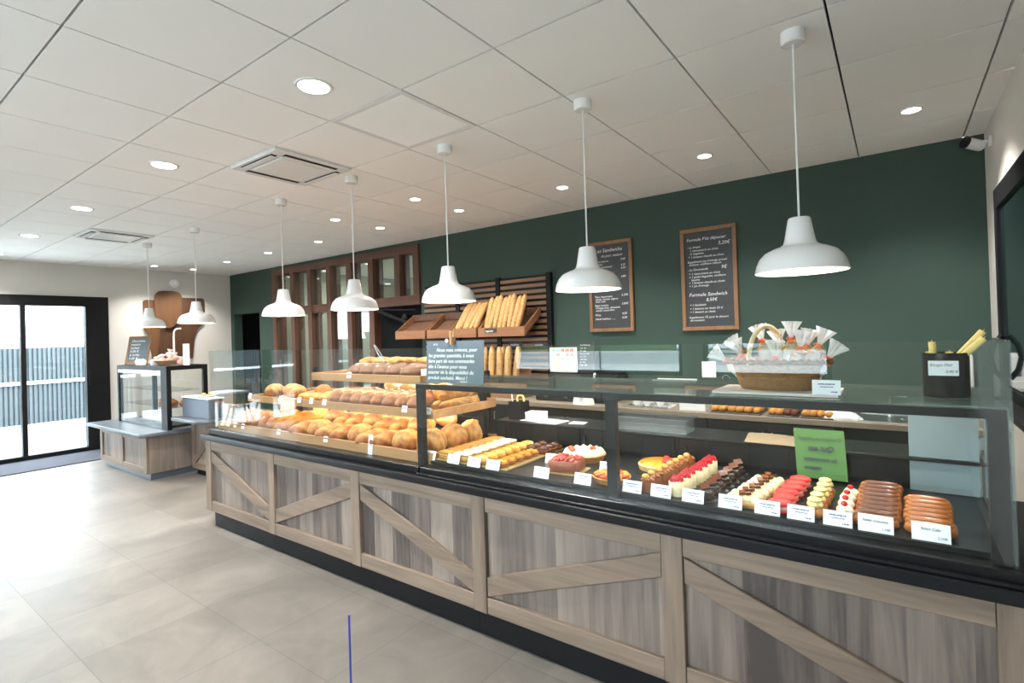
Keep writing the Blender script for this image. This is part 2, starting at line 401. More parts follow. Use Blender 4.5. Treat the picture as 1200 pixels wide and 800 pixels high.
# right wall and its black-framed serving hatch
structure(B('wall_right', 'wall_cream', None, XR, XR+.15, YF, YB, 0, ZC))
m = MB(); a, b_ = XR-.045, XR-.001
m.box(a, b_, 2.3, 4.08, 2.20, 2.31); m.box(a, b_, 2.3, 4.08, 1.13, 1.20); m.box(a, b_, 3.98, 4.08, 1.20, 2.20); m.box(a, b_, 2.3, 2.4, 1.20, 2.20)
w = structure(m.build('window_3', 'black_metal'))
B('pane', 'oven_glass', w, XR-.03, XR-.02, 2.4, 3.98, 1.2, 2.2)
m = MB(); m.tube([(a, 3.97, 1.24), (a-.035, 3.975, 1.29), (a-.05, 3.975, 1.36), (a-.035, 3.975, 1.43), (a, 3.97, 1.48)], .014); m.build('window_handle', 'black_metal', w)
m = MB(); m.prism([(a-.06, 1.10), (a-.06, 1.125), (a+.03, 1.16), (XR-.001, 1.16), (XR-.001, 1.05)], 2.3, 3.99, 'Y'); m.build('window_sill', 'black_metal', w)
# timber partition in the back wall
pr_posts = (-7.84, -7.36, -6.86, -6.37, -5.875, -5.33)
y0, y1 = YB-.035, YB+.15
m = MB(); m.box(PX0, PX1, y0, y1, 2.68, 2.779); wf = structure(m.build('window_4', 'timber_beam'))
m = MB(); m.box(PX0, PX1, y0+.012, y1-.01, 2.0, 2.125); m.build('window_transom', 'timber_beam', wf)
for x in (PX0+.065,) + pr_posts + (PX1-.05,):
    lo = 2.125 if x > -5.5 else .002
    w_ = .053
    m = MB(); m.box(x-w_, x+w_, y0, y1, lo, 2.68); m.build('window_post', 'timber', wf)
ed = [PX0+.118] + [v for x in pr_posts for v in (x-.053, x+.053)] + [PX1-.103]
for k in range(0, len(ed), 2):
    B('pane', 'partition_glass', wf, ed[k], ed[k+1], YB+.02, YB+.028, 2.125, 2.68)
    if ed[k+1] < -5.8: B('pane', 'partition_glass', wf, ed[k], ed[k+1], YB+.02, YB+.028, .05, 2.0)
structure(B('opening_shade', 'room_shade', None, -5.80, PX1-.001, YB+.06, YB+.12, .0, 1.995))  # near-black sheet filling the opening, stands for the shade inside it
m = MB(); yy = YB-.02                        # dark arm bracing the opening
m.tube([(-5.74, yy, 1.95), (-5.25, yy, 1.80), (-4.95, yy, 1.70)], .022); m.tube([(-5.74, yy, 1.97), (-5.0, yy, 1.93)], .014); m.ell(-5.22, yy, 1.84, .05, .02, .05)
tag(m.build('hinged_arm', 'black_metal'), 'black metal stay arm under the transom beside the timber-framed panes', 'bracket')

# ------------------------------------------------------------------ on the ceiling
def ordn(k): return ORD[k]
def downlight_proto(r):
    t = thing('downlight', '', 'ceiling light', group='recessed ceiling spotlights')
    m = MB(); m.lathe([(r*.82, -.001), (r*.86, -.006), (r, -.006), (r*1.04, 0)], 32); m.build('trim_ring', 'white_enamel', t)
    m = MB(); m.lathe([(0, -.0025), (r*.82, -.0025)], 32); m.build('lens', 'downlight_glow', t)
    return t
big = [-2.287, -4.087, -5.887, -7.687, -9.387]
sml = [(.113, 3.92), (-1.087, 3.92), (-2.287, 3.92), (-3.487, 3.92), (-4.687, 3.92), (-5.887, 3.92), (-7.087, 3.92), (-8.287, 3.92), (-9.45, 3.92)]
mid = [(-3.487, 3.33), (-4.687, 3.33), (-9.40, 3.33)]
DL = []
pb = downlight_proto(.088); ps = downlight_proto(.055)
for k, x in enumerate(big):
    l = 'large recessed ceiling spotlight, %s from the right in the shop floor row' % ordn(k)
    o = pb if k == 0 else copy_thing(pb, l, (0, 0, 0)); o['label'] = l; o.location = (x, 1.522, ZC); DL.append((x, 1.522, 26))
first = True
for lst, nm in ((sml, 'row by the green wall'), (mid, 'middle row')):
    for k, (x, y) in enumerate(lst):
        l = 'small recessed ceiling spotlight, %s from the right in the %s' % (ordn(k), nm)
        o = ps if first else copy_thing(ps, l, (0, 0, 0)); first = False
        o['label'] = l; o.location = (x, y, ZC); DL.append((x, y, 13))
PEND = [(-.32, 'nearest the camera at the right'), (-1.34, 'overlapping the left menu board'), (-2.37, 'in front of the baguette rack'), (-3.36, 'left of the baguette rack'), (-4.36, 'above the left end of the bread display'), (-6.08, 'before the right of the wooden wall panel'), (-7.37, 'before the left of the wooden wall panel')]
def pendant_proto():
    t = thing('pendant_lamp', '', 'pendant lamp', group='white enamel pendant lamps above the counters')
    m = MB(); m.lathe([(0, ZC-1.80), (.048, ZC-1.80), (.048, ZC-1.845), (.042, ZC-1.852), (0, ZC-1.852)], 32); m.build('ceiling_rose', 'white_enamel', t)
    m = MB(); m.tube([(0, 0, .22), (0, 0, ZC-1.85)], .0042, 8); m.build('cord', 'white_enamel', t)
    outer = [(.180, 0), (.178, .010), (.172, .035), (.160, .062), (.138, .086), (.105, .102), (.078, .111), (.064, .122), (.058, .145), (.044, .226), (.040, .232), (0, .234)]
    inner = [(0, .222), (.036, .218), (.052, .145), (.060, .118), (.076, .105), (.102, .096), (.133, .080), (.154, .058), (.166, .034), (.172, .010), (.175, 0)]
    m = MB(); m.lathe(outer[::-1] + inner[::-1], 48); m.build('lamp_shade', 'white_enamel', t, smooth=60)
    m = MB(); m.lathe([(0, .035), (.03, .05), (.034, .075), (.022, .105), (.016, .135), (0, .135)], 20); m.build('bulb', 'lamp_glow', t)
    return t
pp = pendant_proto()
for k, (x, w) in enumerate(PEND):
    l = 'white enamel pendant lamp on a white cord, ' + w
    o = pp if k == 0 else copy_thing(pp, l, (0, 0, 0)); o['label'] = l; o.location = (x, 2.54, 1.80)
t = thing('return_air_grille', 'square white slatted air grille filling one ceiling tile near the middle', 'ceiling vent', (gx0+.3, gy0+.3, ZC))
m = MB()
for a in (-.296, .266): m.box(a, a+.03, -.296, .296, -.003, .02); m.box(-.266, .266, a, a+.03, -.003, .02)
m.build('frame', 'white_enamel', t)
m = MB()
for k in range(34): m.box(-.266, .266, -.266+k*.01568, -.266+k*.01568+.0135, -.002, .010)
m.build('louvre', 'grille_white', t)
B('backing', 'grille_white', t, -.266, .266, -.266, .266, .016, .022)
def cassette(x, y, label):
    t = thing('air_conditioner', label, 'air conditioner', (x, y, ZC))
    m = MB(); h = .296
    for s in (-1, 1):
        m.box(min(s*.2, s*h), max(s*.2, s*h), -h, h, -.02, .02, b=.006); m.box(-.2, .2, min(s*.2, s*h), max(s*.2, s*h), -.02, .02, b=.006)
    m.build('housing', 'white_enamel', t)
    B('front_panel', 'white_enamel', t, -.195, .195, -.195, .195, -.028, .01, bev=.008)
    for s in (-1, 1):
        B('air_slot', 'ceiling_gap', t, s*.245-.022, s*.245+.02, -.2, .2, -.0225, -.019)
        B('air_slot', 'ceiling_gap', t, -.2, .2, s*.245-.022, s*.245+.02, -.0225, -.019)
    for s in (-1, 1):
        m = MB(); m.box(s*.245-.024, s*.245+.012, -.2, .2, -.034, -.030, M=None); m.build('flap', 'white_enamel', t)
        m = MB(); m.box(-.2, .2, s*.245-.024, s*.245+.012, -.034, -.030); m.build('flap', 'white_enamel', t)
cassette(gx0-.9, gy0+.3, 'white square cassette air conditioner in the ceiling left of the air grille')
cassette(gx0-4.5, gy0+.3, 'far white cassette air conditioner in the ceiling near the glazed entrance')
t = thing('smoke_detector', 'small round white detector fixed high on the cream wall above the wooden panel', 'detector', (XL+.002, 3.81, 2.62))
m = MB(); m.lathe([(0, 0), (.075, 0), (.075, .03), (.06, .05), (0, .055)], 28, M=Matrix.Rotation(R(90), 4, 'Y')); m.build('base', 'white_enamel', t)
m = MB(); m.lathe([(0, .05), (.03, .05), (.03, .075), (.02, .085), (0, .087)], 20, M=Matrix.Rotation(R(90), 4, 'Y')); m.build('sensor', 'white_plastic', t)
t = thing('security_camera', 'white bullet security camera in the top right corner of the green wall', 'camera', (XR, 4.42, 2.69))
m = MB(); m.lathe([(0, -.002), (.035, -.002), (.035, -.02), (0, -.024)], 20, M=Matrix.Rotation(R(90), 4, 'Y')); m.tube([(-.02, 0, 0), (-.05, 0, 0), (-.07, 0, .0)], .011); m.build('mount', 'white_enamel', t)
Mc = T(-.085, 0, -.005, ry=R(-75), rz=R(35))
m = MB(); m.lathe([(0, -.05), (.03, -.05), (.034, -.04), (.034, .055), (0, .055)], 24, M=Mc); m.build('body', 'white_enamel', t)
m = MB(); m.lathe([(0, .056), (.03, .056), (.034, .05), (.038, .05), (.038, .064), (.028, .066), (0, .06)], 24, M=Mc); m.build('lens_hood', 'black_metal', t)

# ------------------------------------------------------------------ wall piece on the left wall
t = thing('wall_panel', 'brown wooden wall piece of overlapping rounded boards on the cream wall', 'wall decoration', (XL+.002, 0, 0))
m = MB(); m.prism([(3.34, 2.30), (3.37, 2.33), (3.52, 2.33), (3.58, 1.9), (3.53, 1.32), (3.46, 1.32), (3.41, 1.76), (3.34, 1.86)], .0, .03, 'X', b=.006); m.build('board', 'art_wood', t)
m = MB(); m.prism([(3.88, 2.385), (4.25, 2.385), (4.28, 2.36), (4.28, 1.95), (4.25, 1.93), (4.15, 1.84), (4.10, 1.72), (4.07, 1.33), (3.76, 1.33), (3.74, 1.88), (3.80, 2.0), (3.88, 2.0)], 0, .03, 'X', b=.006); m.build('board', 'art_wood_dark', t)
m = MB(); m.prism([(3.50, 1.86), (3.80, 1.86), (3.77, 1.32), (3.52, 1.32)], 0, .022, 'X', b=.004); m.build('board', 'art_wood_dark', t)
pts = [(3.49, 2.36), (3.505, 2.43), (3.55, 2.475), (3.62, 2.49), (3.78, 2.49), (3.85, 2.475), (3.90, 2.43), (3.915, 2.36), (3.915, 2.08), (3.88, 1.99), (3.80, 1.94), (3.76, 1.86), (3.66, 1.86), (3.64, 1.92), (3.54, 1.99), (3.49, 2.06)]
m = MB(); m.prism(pts, .032, .062, 'X', b=.008); m.build('board', 'art_wood', t)

# ------------------------------------------------------------------ outdoors
structure(B('ground', 'concrete', None, -70, 50, -60, 50, -.16, -.11))
t = thing('metal_fence', 'grey ribbed metal fence with a white rail outside the glazed entrance', 'fence', (-15.3, 4, -.11))
m = MB(); N_ = 300
for k in range(N_):
    y = -12+k*.08; m.box(-.02, .02, y, y+.046, .05, 1.72); m.box(-.035, -.02, y+.04, y+.086, .05, 1.72)
m.build('ribbed_sheet', 'fence_sheet', t)
B('rail', 'fence_rail', t, .03, .07, -12, 12, .92, .99)
for y in range(-12, 13, 3): B('post', 'fence_sheet', t, .0, .07, y+.9, y+.98, 0, 1.75)
t = thing('pale_building', 'pale rendered building standing beyond the metal fence', 'building', (-24, 8, -.11))
B('wall', 'render_pale', t, -4, 0, -14, 10, 0, 5)
m = MB(); m.prism([(-4.4, 5), (.5, 5), (-2, 6.6)], -14.3, 10.3, 'Y'); m.build('roof', 'asphalt', t)
B('door', 'fence_rail', t, .0, .03, -6, -4.9, 0, 2.1)
t = thing('road', 'grey asphalt road across the street side', 'road', (2.5, -27, -.109)); 
B('surface', 'asphalt', t, -30, 30, -6, 6, 0, .006)
t = thing('hedge', 'clipped green hedge across the road', 'hedge', (0, -38, -.11)); m = MB()
m.grid(80, 10, lambda u, v: (-60+u*100, .9*math.sin(PI*v)*(1+.15*nz((u*40, v*6, 0)))*1.0, 2.6*(1-abs(2*v-1)**3)*(1+.12*nz((u*30, v*5, 5)))+.0)); m.build('foliage', 'hedge_leaf', t)
t = thing('parked_van', 'white van parked across the road', 'van', (-9.5, -31.5, -.1))
m = MB(); m.prism([(-2.4, .35), (2.35, .35), (2.5, .6), (2.45, 1.0), (1.6, 1.2), (.95, 1.95), (-2.3, 2.0), (-2.45, 1.8)], -.9, .9, 'Y', b=.05); m.build('body', 'van_white', t)
m = MB(); m.prism([(1.52, 1.2), (.95, 1.85), (.35, 1.87), (.35, 1.2)], -.91, .91, 'Y'); m.build('window', 'oven_glass', t)
for x in (-1.5, 1.55):
    for y in (-.85, .85):
        m = MB(); m.lathe([(0, -.11), (.30, -.11), (.34, -.07), (.34, .07), (.30, .11), (0, .11)], 28, M=T(x, y, .34, rx=R(90))); m.build('wheel', 'tyre', t)
# ------------------------------------------------------------------ main counter: five braced units and an end piece
ux = [-4.85, -3.84, -2.84, -1.82, -.80, .215]
FY = 2.07
where = ['leftmost unit under the end of the bread display', 'second unit from the left, brace rising to the right', 'third unit from the left below the brown loaves', 'fourth unit from the left, wide brace rising to the right', 'rightmost unit nearest the camera, brace falling to the right']
for k in range(5):
    x0, x1 = ux[k], ux[k+1]
    t = thing('counter_unit', 'wood-clad counter front, ' + where[k], 'counter', (x0, FY, 0), group='braced wooden counter units')
    w = x1-x0; pw = .088
    B('carcass', 'side_plank', t, .001, w-.001, .042, .62, .14, .752)
    B('panel', 'counter_plank', t, pw, w, .026, .041, .225, .66)
    B('post', 'counter_post', t, 0, pw-.001, 0, .041, .14, .752, bev=.003)
    B('top_rail', 'counter_rail', t, pw, w-.001, .004, .041, .662, .752, bev=.003)
    B('bottom_rail', 'counter_rail', t, pw, w-.001, .004, .041, .14, .225, bev=.003)
    zb, zt, h = .228, .659, .10
    poly = [(pw+.002, zt), (pw+.002, zt-h), (w-.002, zb), (w-.002, zb+h)] if k % 2 == 0 else [(pw+.002, zb), (w-.002, zt-h), (w-.002, zt), (pw+.002, zb+h)]
    m = MB(); m.prism(poly, .006, .0255, 'Y', b=.003); m.build('brace', 'counter_rail', t)
    B('plinth', 'black_metal', t, .05 if k == 0 else .001, w-.001, .045, .6, 0, .138)
t = thing('counter_end', 'plain wooden end piece of the counter beside the right wall', 'counter', (ux[5], FY, 0))
B('post', 'counter_post', t, 0, .12, 0, .041, .14, .752, bev=.003)
B('carcass', 'counter_post', t, .121, XR-ux[5]-.002, .004, .6, .14, .752)
B('plinth', 'black_metal', t, .0, XR-ux[5]-.002, .045, .6, 0, .138)
m = MB(); m.prism([(-4.86, 2.03), (XR-.002, 2.03), (XR-.002, 3.06), (-4.90, 3.06), (-4.90, 2.07)], .7535, .797, 'Z', b=.004)
tag(m.build('worktop', 'stone_black'), 'long black stone worktop running the whole length of the braced wooden counter', 'worktop')
# ---- bread display
GY, GT, GB = 2.095, 1.51, .838
BX0, BX1 = -4.80, -2.205
t = thing('bread_display_case', 'glass-fronted bread display with three oak shelves at the left of the counter', 'display case', (0, 0, .798))
z_ = -.798
B('base_rail', 'case_black', t, BX0, BX1-.002, 2.07, 2.14, 0, .04, bev=.004)
B('end_glass', 'case_glass', t, BX0, BX0+.008, GY+.012, 2.76, GB+z_, GT+z_)
def tray(name, x0, x1, y0, y1, zt, lip, slats=True):
    m = MB()
    if slats:
        n = int((y1-y0)/.05)
        for k in range(n): m.box(x0+.012, x1-.012, y0+.02+k*(y1-y0-.03)/n, y0+.02+k*(y1-y0-.03)/n+.042, zt-.018, zt)
    m.box(x0, x1, y0, y0+.018, zt-.03, zt+lip, b=.002); m.box(x0, x1, y1-.016, y1, zt-.03, zt+lip*1.3, b=.002)
    m.box(x0, x0+.016, y0+.018, y1-.016, zt-.03, zt+lip, b=.002); m.box(x1-.016, x1, y0+.018, y1-.016, zt-.03, zt+lip, b=.002)
    o = m.build(name, 'shelf_oak', t); o.location.z = z_; return o
tray('shelf', -4.77, BX1+.03, 2.145, 2.76, .866, .032)
tray('shelf', -4.30, BX1+.03, 2.17, 2.76, 1.122, .022)
tray('shelf', -3.42, -2.30, 2.19, 2.76, 1.318, .022)
B('back_board', 'shelf_oak', t, -3.40, -2.32, 2.742, 2.759, 1.345+z_, 1.42+z_)
for x in (-4.28, -3.35, -2.26):
    B('support', 'black_metal', t, x-.015, x+.015, 2.763, 2.79, 0, 1.33+z_)
B('back_panel', 'case_black', t, -4.3, BX1, 2.792, 2.80, 0, 1.0+z_)
# ---- pastry display
t = thing('pastry_display_case', 'black-framed glass pastry display at the right of the counter', 'display case', (0, 0, .798))
CX0, CX1 = -2.20, .27
B('base_rail', 'case_black', t, CX0, CX1+.03, 2.07, 2.14, 0, .04, bev=.004)
B('base_lip', 'stone_black', t, CX0, CX1+.03, 2.045, 2.068, 0, .012, bev=.003)
B('end_glass', 'end_glass', t, CX1-.008, CX1, GY+.012, 2.80, GB+z_, GT+z_)
B('display_floor', 'case_black', t, CX0+.02, CX1-.012, 2.14, 2.80, .045, .062)
for x, y in ((-2.225, 2.107), (-1.025, 2.107), (.236, 2.107), (-2.20, 2.63)):
    B('post', 'charcoal', t, x-.023, x+.023, y, y+.035, .04, .474)
B('top_rail', 'charcoal', t, CX0-.05, CX1-.012, 2.107, 2.142, .475, .503)
B('top_rail', 'charcoal', t, CX0-.05, CX1-.012, 2.63, 2.665, .475, .503)
B('deck_glass', 'deck_glass', t, CX0-.05, CX1-.012, 2.108, 2.70, .504, .512)
for k in range(4):
    x0 = CX0+.03+k*.605
    o = B('sliding_door', 'case_black', t, x0, x0+.6, 2.80+.008*(k % 2), 2.807+.008*(k % 2), .045, .19)
    B('door_handle', 'black_metal', o, x0+.02, x0+.04, 2.79, 2.80, .1, .15)
B('rear_ledge', 'case_black', t, CX0+.02, CX1, 2.76, 3.05, .192, .206, bev=.003)
B('ledge_support', 'case_black', t, CX0+.02, CX1, 2.99, 3.01, 0, .19)
B('reflection_panel', 'pale_reflection', t, .03, CX1-.016, 2.782, 2.792, .064, .474)  # pale sheet added inside the case, imitates a reflection in the glass
m = MB()
for k in range(12): m.box(CX0+.1+k*.185, CX0+.105+k*.185, 2.796, 2.80, .065, .19)
m.build('divider', 'charcoal', t)
# ---- the tall front panes standing on the base rails
for x0, x1, w in ((BX0, -3.983, 'leftmost, before the bagged loaves'), (-3.977, -2.378, 'before the brown loaves'), (-2.372, -1.063, 'before the slices and tarts'), (-1.057, CX1, 'rightmost, before the macarons and eclairs')):
    tag(B('glass_screen', 'case_glass', None, x0, x1, GY, GY+.008, GB+.0005, GT), 'tall clear glass screen along the counter front, ' + w, 'glass screen', 'glass screens along the counter front')
# ---- price cards
def bars(m, w, h, rows):
    for q, (fx0, fx1, fz, hh) in enumerate(rows): m.box(fx0*w, fx1*w, -.0006, -.0002, fz*h, fz*h+hh)
CARD_N = [0]
def card_proto(w, h, name='price_card', kind=0):
    t = thing(name, '', 'price card', group='white price cards in the displays')
    B('card', 'white_paper', t, -w/2, w/2, 0, .001, 0, h)
    m = MB()
    rows = [(-.30, .30, .68, .0042), (-.22, .24, .50, .003), (.16, .38, .16, .004)] if kind == 0 else [(-.36, .36, .92-.065*i, .0022) for i in range(13)]
    for x0, x1, fz, hh in rows:
        x = x0*w; i = 0
        while x < x1*w:
            l = .003+.005*((i*7) % 3)/2; m.box(x, min(x+l, x1*w), -.0006, -.0002, fz*h, fz*h+hh); x += l+.0016; i += 1
    m.build('lettering', 'ink_blue' if kind == 0 else 'ink', t)
    return t
cp = card_proto(.088, .052); cps = card_proto(.046, .040); cpt = card_proto(.042, .125, kind=1)
used = set()
def card(src, x, y, z, label, tilt=-18, rz=0):
    if src.name in used: o = copy_thing(src, label, (x, y, z), rz=R(rz), rx=R(tilt))
    else: o = src; used.add(src.name); o.location = (x, y, z); o.rotation_euler = (R(tilt), 0, R(rz)); o['label'] = label
    return o
FZ = .862
for x, what in ((-2.20, 'beside the black post before the golden slices'), (-2.015, 'before the dusted cream slices'), (-1.865, 'before the golden puff slices'), (-1.735, 'before the glazed orange tartlets'),
                (-1.43, 'before the square pink-brown cake'), (-1.20, 'before the small orange fruit tart'), (-.955, 'before the brown nut-topped cakes'), (-.825, 'before the raspberry cakes'), (-.69, 'before the dark chocolate cakes'),
                (-.545, 'before the cream and chocolate slices'), (-.412, 'before the red macarons'), (-.30, 'before the yellow cream puffs'), (-.185, 'before the red and white cream puffs')):
    card(cp, x, 2.150, FZ, 'white price card ' + what)
card(cp, -1.53, 2.42, FZ, 'white price card leaning on the white cream tart', rz=8)
card(cp, -1.19, 2.40, FZ, 'white price card behind the black middle post', rz=8)
for x, l1, wh in ((-.075, 'Eclair Chocolat', 'chocolate'), (.072, 'Eclair Café', 'coffee')):
    t = thing('price_card', 'white price card reading %s before the %s eclairs' % (l1, wh), 'price card', (x, 2.150, FZ), rx=R(-18), group='white price cards in the displays')
    B('card', 'white_paper', t, -.05, .05, 0, .001, 0, .057)
    lettering('lettering', [(l1, 0, .034, .0115, 0, 'CENTER'), ('2,10€', .042, .010, .0105, 0, 'RIGHT')], 'ink', t, loc=(0, -.001, 0))
# ---- on the glass deck
t = thing('notice_board', 'grey handwritten slate notice standing on the glass deck left of centre', 'sign', (-2.0, 2.158, 1.311), rx=R(-4))
B('slate', 'slate_blue', t, -.215, .215, 0, .006, 0, .235)
lines = ["Nous vous invitons, pour", "les grandes quantités, à nous", "faire part de vos commandes", "dès à l'avance pour nous", "assurer de la disponibilité du", "produit souhaité. Merci !"]
its = [("LE 12", -.16, .212, .014, .2)] + [(s, -.135 if i == 0 else -.198, .175-i*.0315, .0298, .18, 'LEFT', .0002) for i, s in enumerate(lines)] + [("...  réponse !", .03, .004, .015, .2)]
lettering('lettering', its, 'chalk', t, loc=(0, -.0012, 0))
t = thing('wooden_clip', 'small wooden peg clipped on top of the grey slate notice', 'clip', (-2.00, 2.16, 1.525))
for s in (-1, 1):
    m = MB(); m.prism([(0, 0), (.009, .002), (.012, .05), (.010, .075), (.003, .078), (.002, .04)], -.007, .007, 'X', M=T(0, s*.006, 0) @ Matrix.Scale(s, 4, (0, 1, 0))); m.build('jaw', 'shelf_oak', t)
m = MB(); m.tube([(-.008, -.008, .045), (.0, -.014, .045), (.008, -.008, .045)], .0015, 6); m.tube([(-.009, 0, .045), (.009, 0, .045)], .004, 8); m.build('spring', 'steel', t)
m = MB(); m.ell(-2.042, 2.159, 1.547, .012, .006, .012); tag(m.build('pompom', 'white_plastic'), 'tiny white round pompom by the peg on the slate notice', 'decoration')
B2 = tag(B('cardboard_sheet', 'pink_paper', None, -.60, -.17, 2.16, 2.42, 1.312, 1.322), 'pale flat cardboard sheet lying on the glass deck under the basket', 'cardboard')
MATS['pink_paper'].node_tree.nodes['Principled BSDF'].inputs['Base Color'].default_value = (.72, .66, .63, 1)
t = thing('gift_basket', 'oval wicker basket holding wrapped biscuit bags on the glass deck', 'basket', (-.385, 2.31, 1.323))
m = MB()
prof = [(.0, .0), (.125, .0), (.13, .005)] + [(.132+.030*(k/16), .005+.10*k/16) for k in range(1, 17)] + [(.170, .108), (.168, .116), (.155, .112)] + [(.152-.028*(k/8), .108-.10*k/8) for k in range(1, 9)] + [(0, .008)]
m.lathe(prof, 96, sx=1.06, sy=.74, fn=lambda a, z: 1+.012*math.sin(a*32+(PI if int(z*160) % 2 else 0)))
m.build('basket_body', 'wicker', t)
m = MB()
for s in range(2):
    m.tube([(.178*math.cos(a)*1.06, .178*.74*math.sin(a), .112+.006*math.sin(a*20+s*PI)) for a in [2*PI*k/80 for k in range(81)]], .006, 6)
m.build('rim', 'wicker', t)
m = MB(); m.tube([(-.02, -.118*math.cos(PI*k/20)*1.0, .10+.150*math.sin(PI*k/20)) for k in range(21)], .0095, 10, M=T(-.02, 0, 0, rz=R(-24))); m.build('handle', 'wicker_pale', t)
def bag_proto():
    t = thing('wrapped_biscuit_bag', '', 'gift bag', group='wrapped biscuit bags in the wicker basket')
    m = MB()
    for q in range(7): m.ell(.012*math.sin(q*2.3), .008*math.cos(q*1.7), -.10+.022*q, .024, .018, .013, 10, 6, M=None, c=(.55+.06*(q % 3), .36+.06*(q % 2), .16), fn=lambda d: 1+.08*nz((d.x*2, d.y*2, d.z*2), 2))
    m.build('biscuits', 'cake_food', t)
    m = MB(); m.lathe([(0, -.125), (.03, -.12), (.036, -.06), (.034, -.01), (.022, .03), (.007, .05)], 22, fn=lambda a, z: 1+.10*math.sin(a*5+z*40), sy=.8); m.build('bag', 'cellophane', t)
    m = MB(); m.lathe([(.007, .052), (.012, .065), (.024, .10), (.036, .135)], 36, fn=lambda a, z: 1+(.30*(z-.05)/.08)*math.sin(a*9+z*25), sy=.6); m.build('frill', 'cellophane', t)
    m = MB(); m.lathe([(.0075, .043), (.011, .045), (.011, .058), (.0075, .060)], 16)
    for s in (-1, 1): m.tube([(0, -.010, .052), (s*.012, -.013, .058), (s*.02, -.012, .050), (s*.012, -.013, .044), (0, -.010, .05)], .0028, 6); m.tube([(0, -.01, .05), (s*.014, -.014, .03), (s*.018, -.013, .02)], .0022, 6)
    m.build('ribbon', 'ribbon_orange', t)
    return t
bp = bag_proto(); BX, BY, BZ = -.385, 2.31, 1.323
bags = [(-.160, -.01, .085, 0, -52, 'lowest on the far left, tilted outwards'), (-.120, .01, .115, 12, -36, 'second from the left, leaning left'), (-.105, -.045, .095, -10, -24, 'at the front left'), (-.055, .055, .150, 14, -16, 'tall at the back left'), (.0, .07, .125, 12, -8, 'behind the pale handle'),
        (.0, -.05, .085, -14, 4, 'at the front centre'), (.045, .03, .155, 4, 3, 'tallest in the middle'), (.075, -.02, .120, -4, 12, 'right of the middle'), (.085, .07, .125, 10, 14, 'at the back right'), (.125, .03, .130, 4, 24, 'second from the right'), (.150, -.02, .090, -8, 38, 'lowest on the far right, tilted outwards')]
for k, (x, y, z, rx, ry, w) in enumerate(bags):
    l = 'clear biscuit bag with orange ribbon in the basket, ' + w
    o = bp if k == 0 else copy_thing(bp, l, (0, 0, 0)); o['label'] = l
    o.location = (BX+x, BY+y, BZ+z); o.rotation_euler = (R(-rx), R(ry), R(k*40 if False else 0)); o.scale = (.82, .82, .82)
card(cp, -.205, 2.15, 1.323, 'white price card on the deck before the wicker basket', tilt=-10)
t = thing('candle_pot', 'black cylindrical pot of golden rolled candles at the right of the deck', 'pot', (.135, 2.34, 1.3125))
m = MB(); m.lathe([(0, 0), (.062, 0), (.064, .004), (.064, .150), (.060, .150), (.059, .01), (0, .01)], 40); m.build('pot_body', 'charcoal', t)
m = MB(); m.box(-.05, .03, -.0665, -.0655, .075, .125); m.build('price_tag', 'white_paper', t)
lettering('lettering', [("Bougie Miel", -.046, .107, .0125, .2), ("2,40 €", -.005, .085, .0125, .2)], 'ink', t, loc=(0, -.0668, 0))
cand = [(-.025, -.01, 8, -3, .175, 'standing tallest, upright at the left'), (-.012, .012, 4, 38, .185, 'sticking out to the right'), (-.012, -.02, 0, 42, .165, 'leaning right in front of another'), (-.035, .02, 0, -3, .140, 'short one at the left edge'), (.0, .03, -8, 5, .14, 'short one at the back'), (-.005, -.03, 4, 8, .135, 'short one at the front')]
for k, (x, y, rx, ry, h, w) in enumerate(cand):
    m = MB(); n = 40
    pts = []
    for i in range(n+1):                                   # rolled wax sheet: spiral section
        a = 4*PI*i/n; pts.append(((.006+.0045*i/n)*math.cos(a), (.006+.0045*i/n)*math.sin(a)))
    inn = [(x_*.86, y_*.86) for x_, y_ in pts]
    m.lathe([(0, .0), (.0105, .0), (.0105, h), (.008, h+.001), (.006, h-.003), (0, h-.002)], 18, fn=lambda a, z: 1+.08*a/(2*PI))
    m.tube([(0, 0, h-.004), (0, .001, h+.008)], .001, 5)
    tag(m.build('beeswax_candle', 'beeswax', None, loc=(.135+x, 2.34+y, 1.325+(.062 if ry > 20 else 0)), rot=(R(-rx), R(ry), 0)), 'golden rolled candle in the black pot, ' + w, 'candle', 'golden candles in the black pot')

# ------------------------------------------------------------------ on the rear ledge of the pastry display
LZ_ = 1.0045
t = thing('pen_holder', 'black box holder with pens at the left end of the rear ledge', 'holder', (-2.06, 2.86, LZ_))
m = MB(); m.box(-.05, .05, -.05, .05, 0, .004)
for a in (-.05, .046): m.box(a, a+.004, -.05, .05, .004, .12); m.box(-.046, .046, a, a+.004, .004, .12)
m.build('box', 'black_metal', t)
tag(put('pen', (lambda mm: (mm.tube([(0, 0, 0), (0, 0, .155)], .0045, 8), mm.tube([(0, 0, .155), (0, 0, .165)], [.0045, .002], 8), mm.mesh('pen', 'white_plastic'))[-1])(MB()), None, (-2.09, 2.85, LZ_+.006), (R(4), R(-4), 0)), 'white pen standing in the black holder', 'pen')
m = MB(); m.tube([(.028*math.cos(a), 0, .028*math.sin(a)) for a in [PI*k/16 for k in range(-3, 20)]], .007, 8)
tag(m.build('tape_roll', 'beeswax', None, loc=(-2.04, 2.855, LZ_+.132)), 'yellowish ring of tape resting in the black holder', 'tape')
def stack_box(name, mat, x, y, z, sx, sy, sz, label, cat, rz=0):
    t = thing(name, label, cat, (x, y, z), rz=R(rz))
    B('box', mat, t, -sx/2, sx/2, -sy/2, sy/2, 0, sz*.8, bev=.002)
    B('lid', mat, t, -sx/2-.002, sx/2+.002, -sy/2-.002, sy/2+.002, sz*.8+.0005, sz, bev=.002); return t
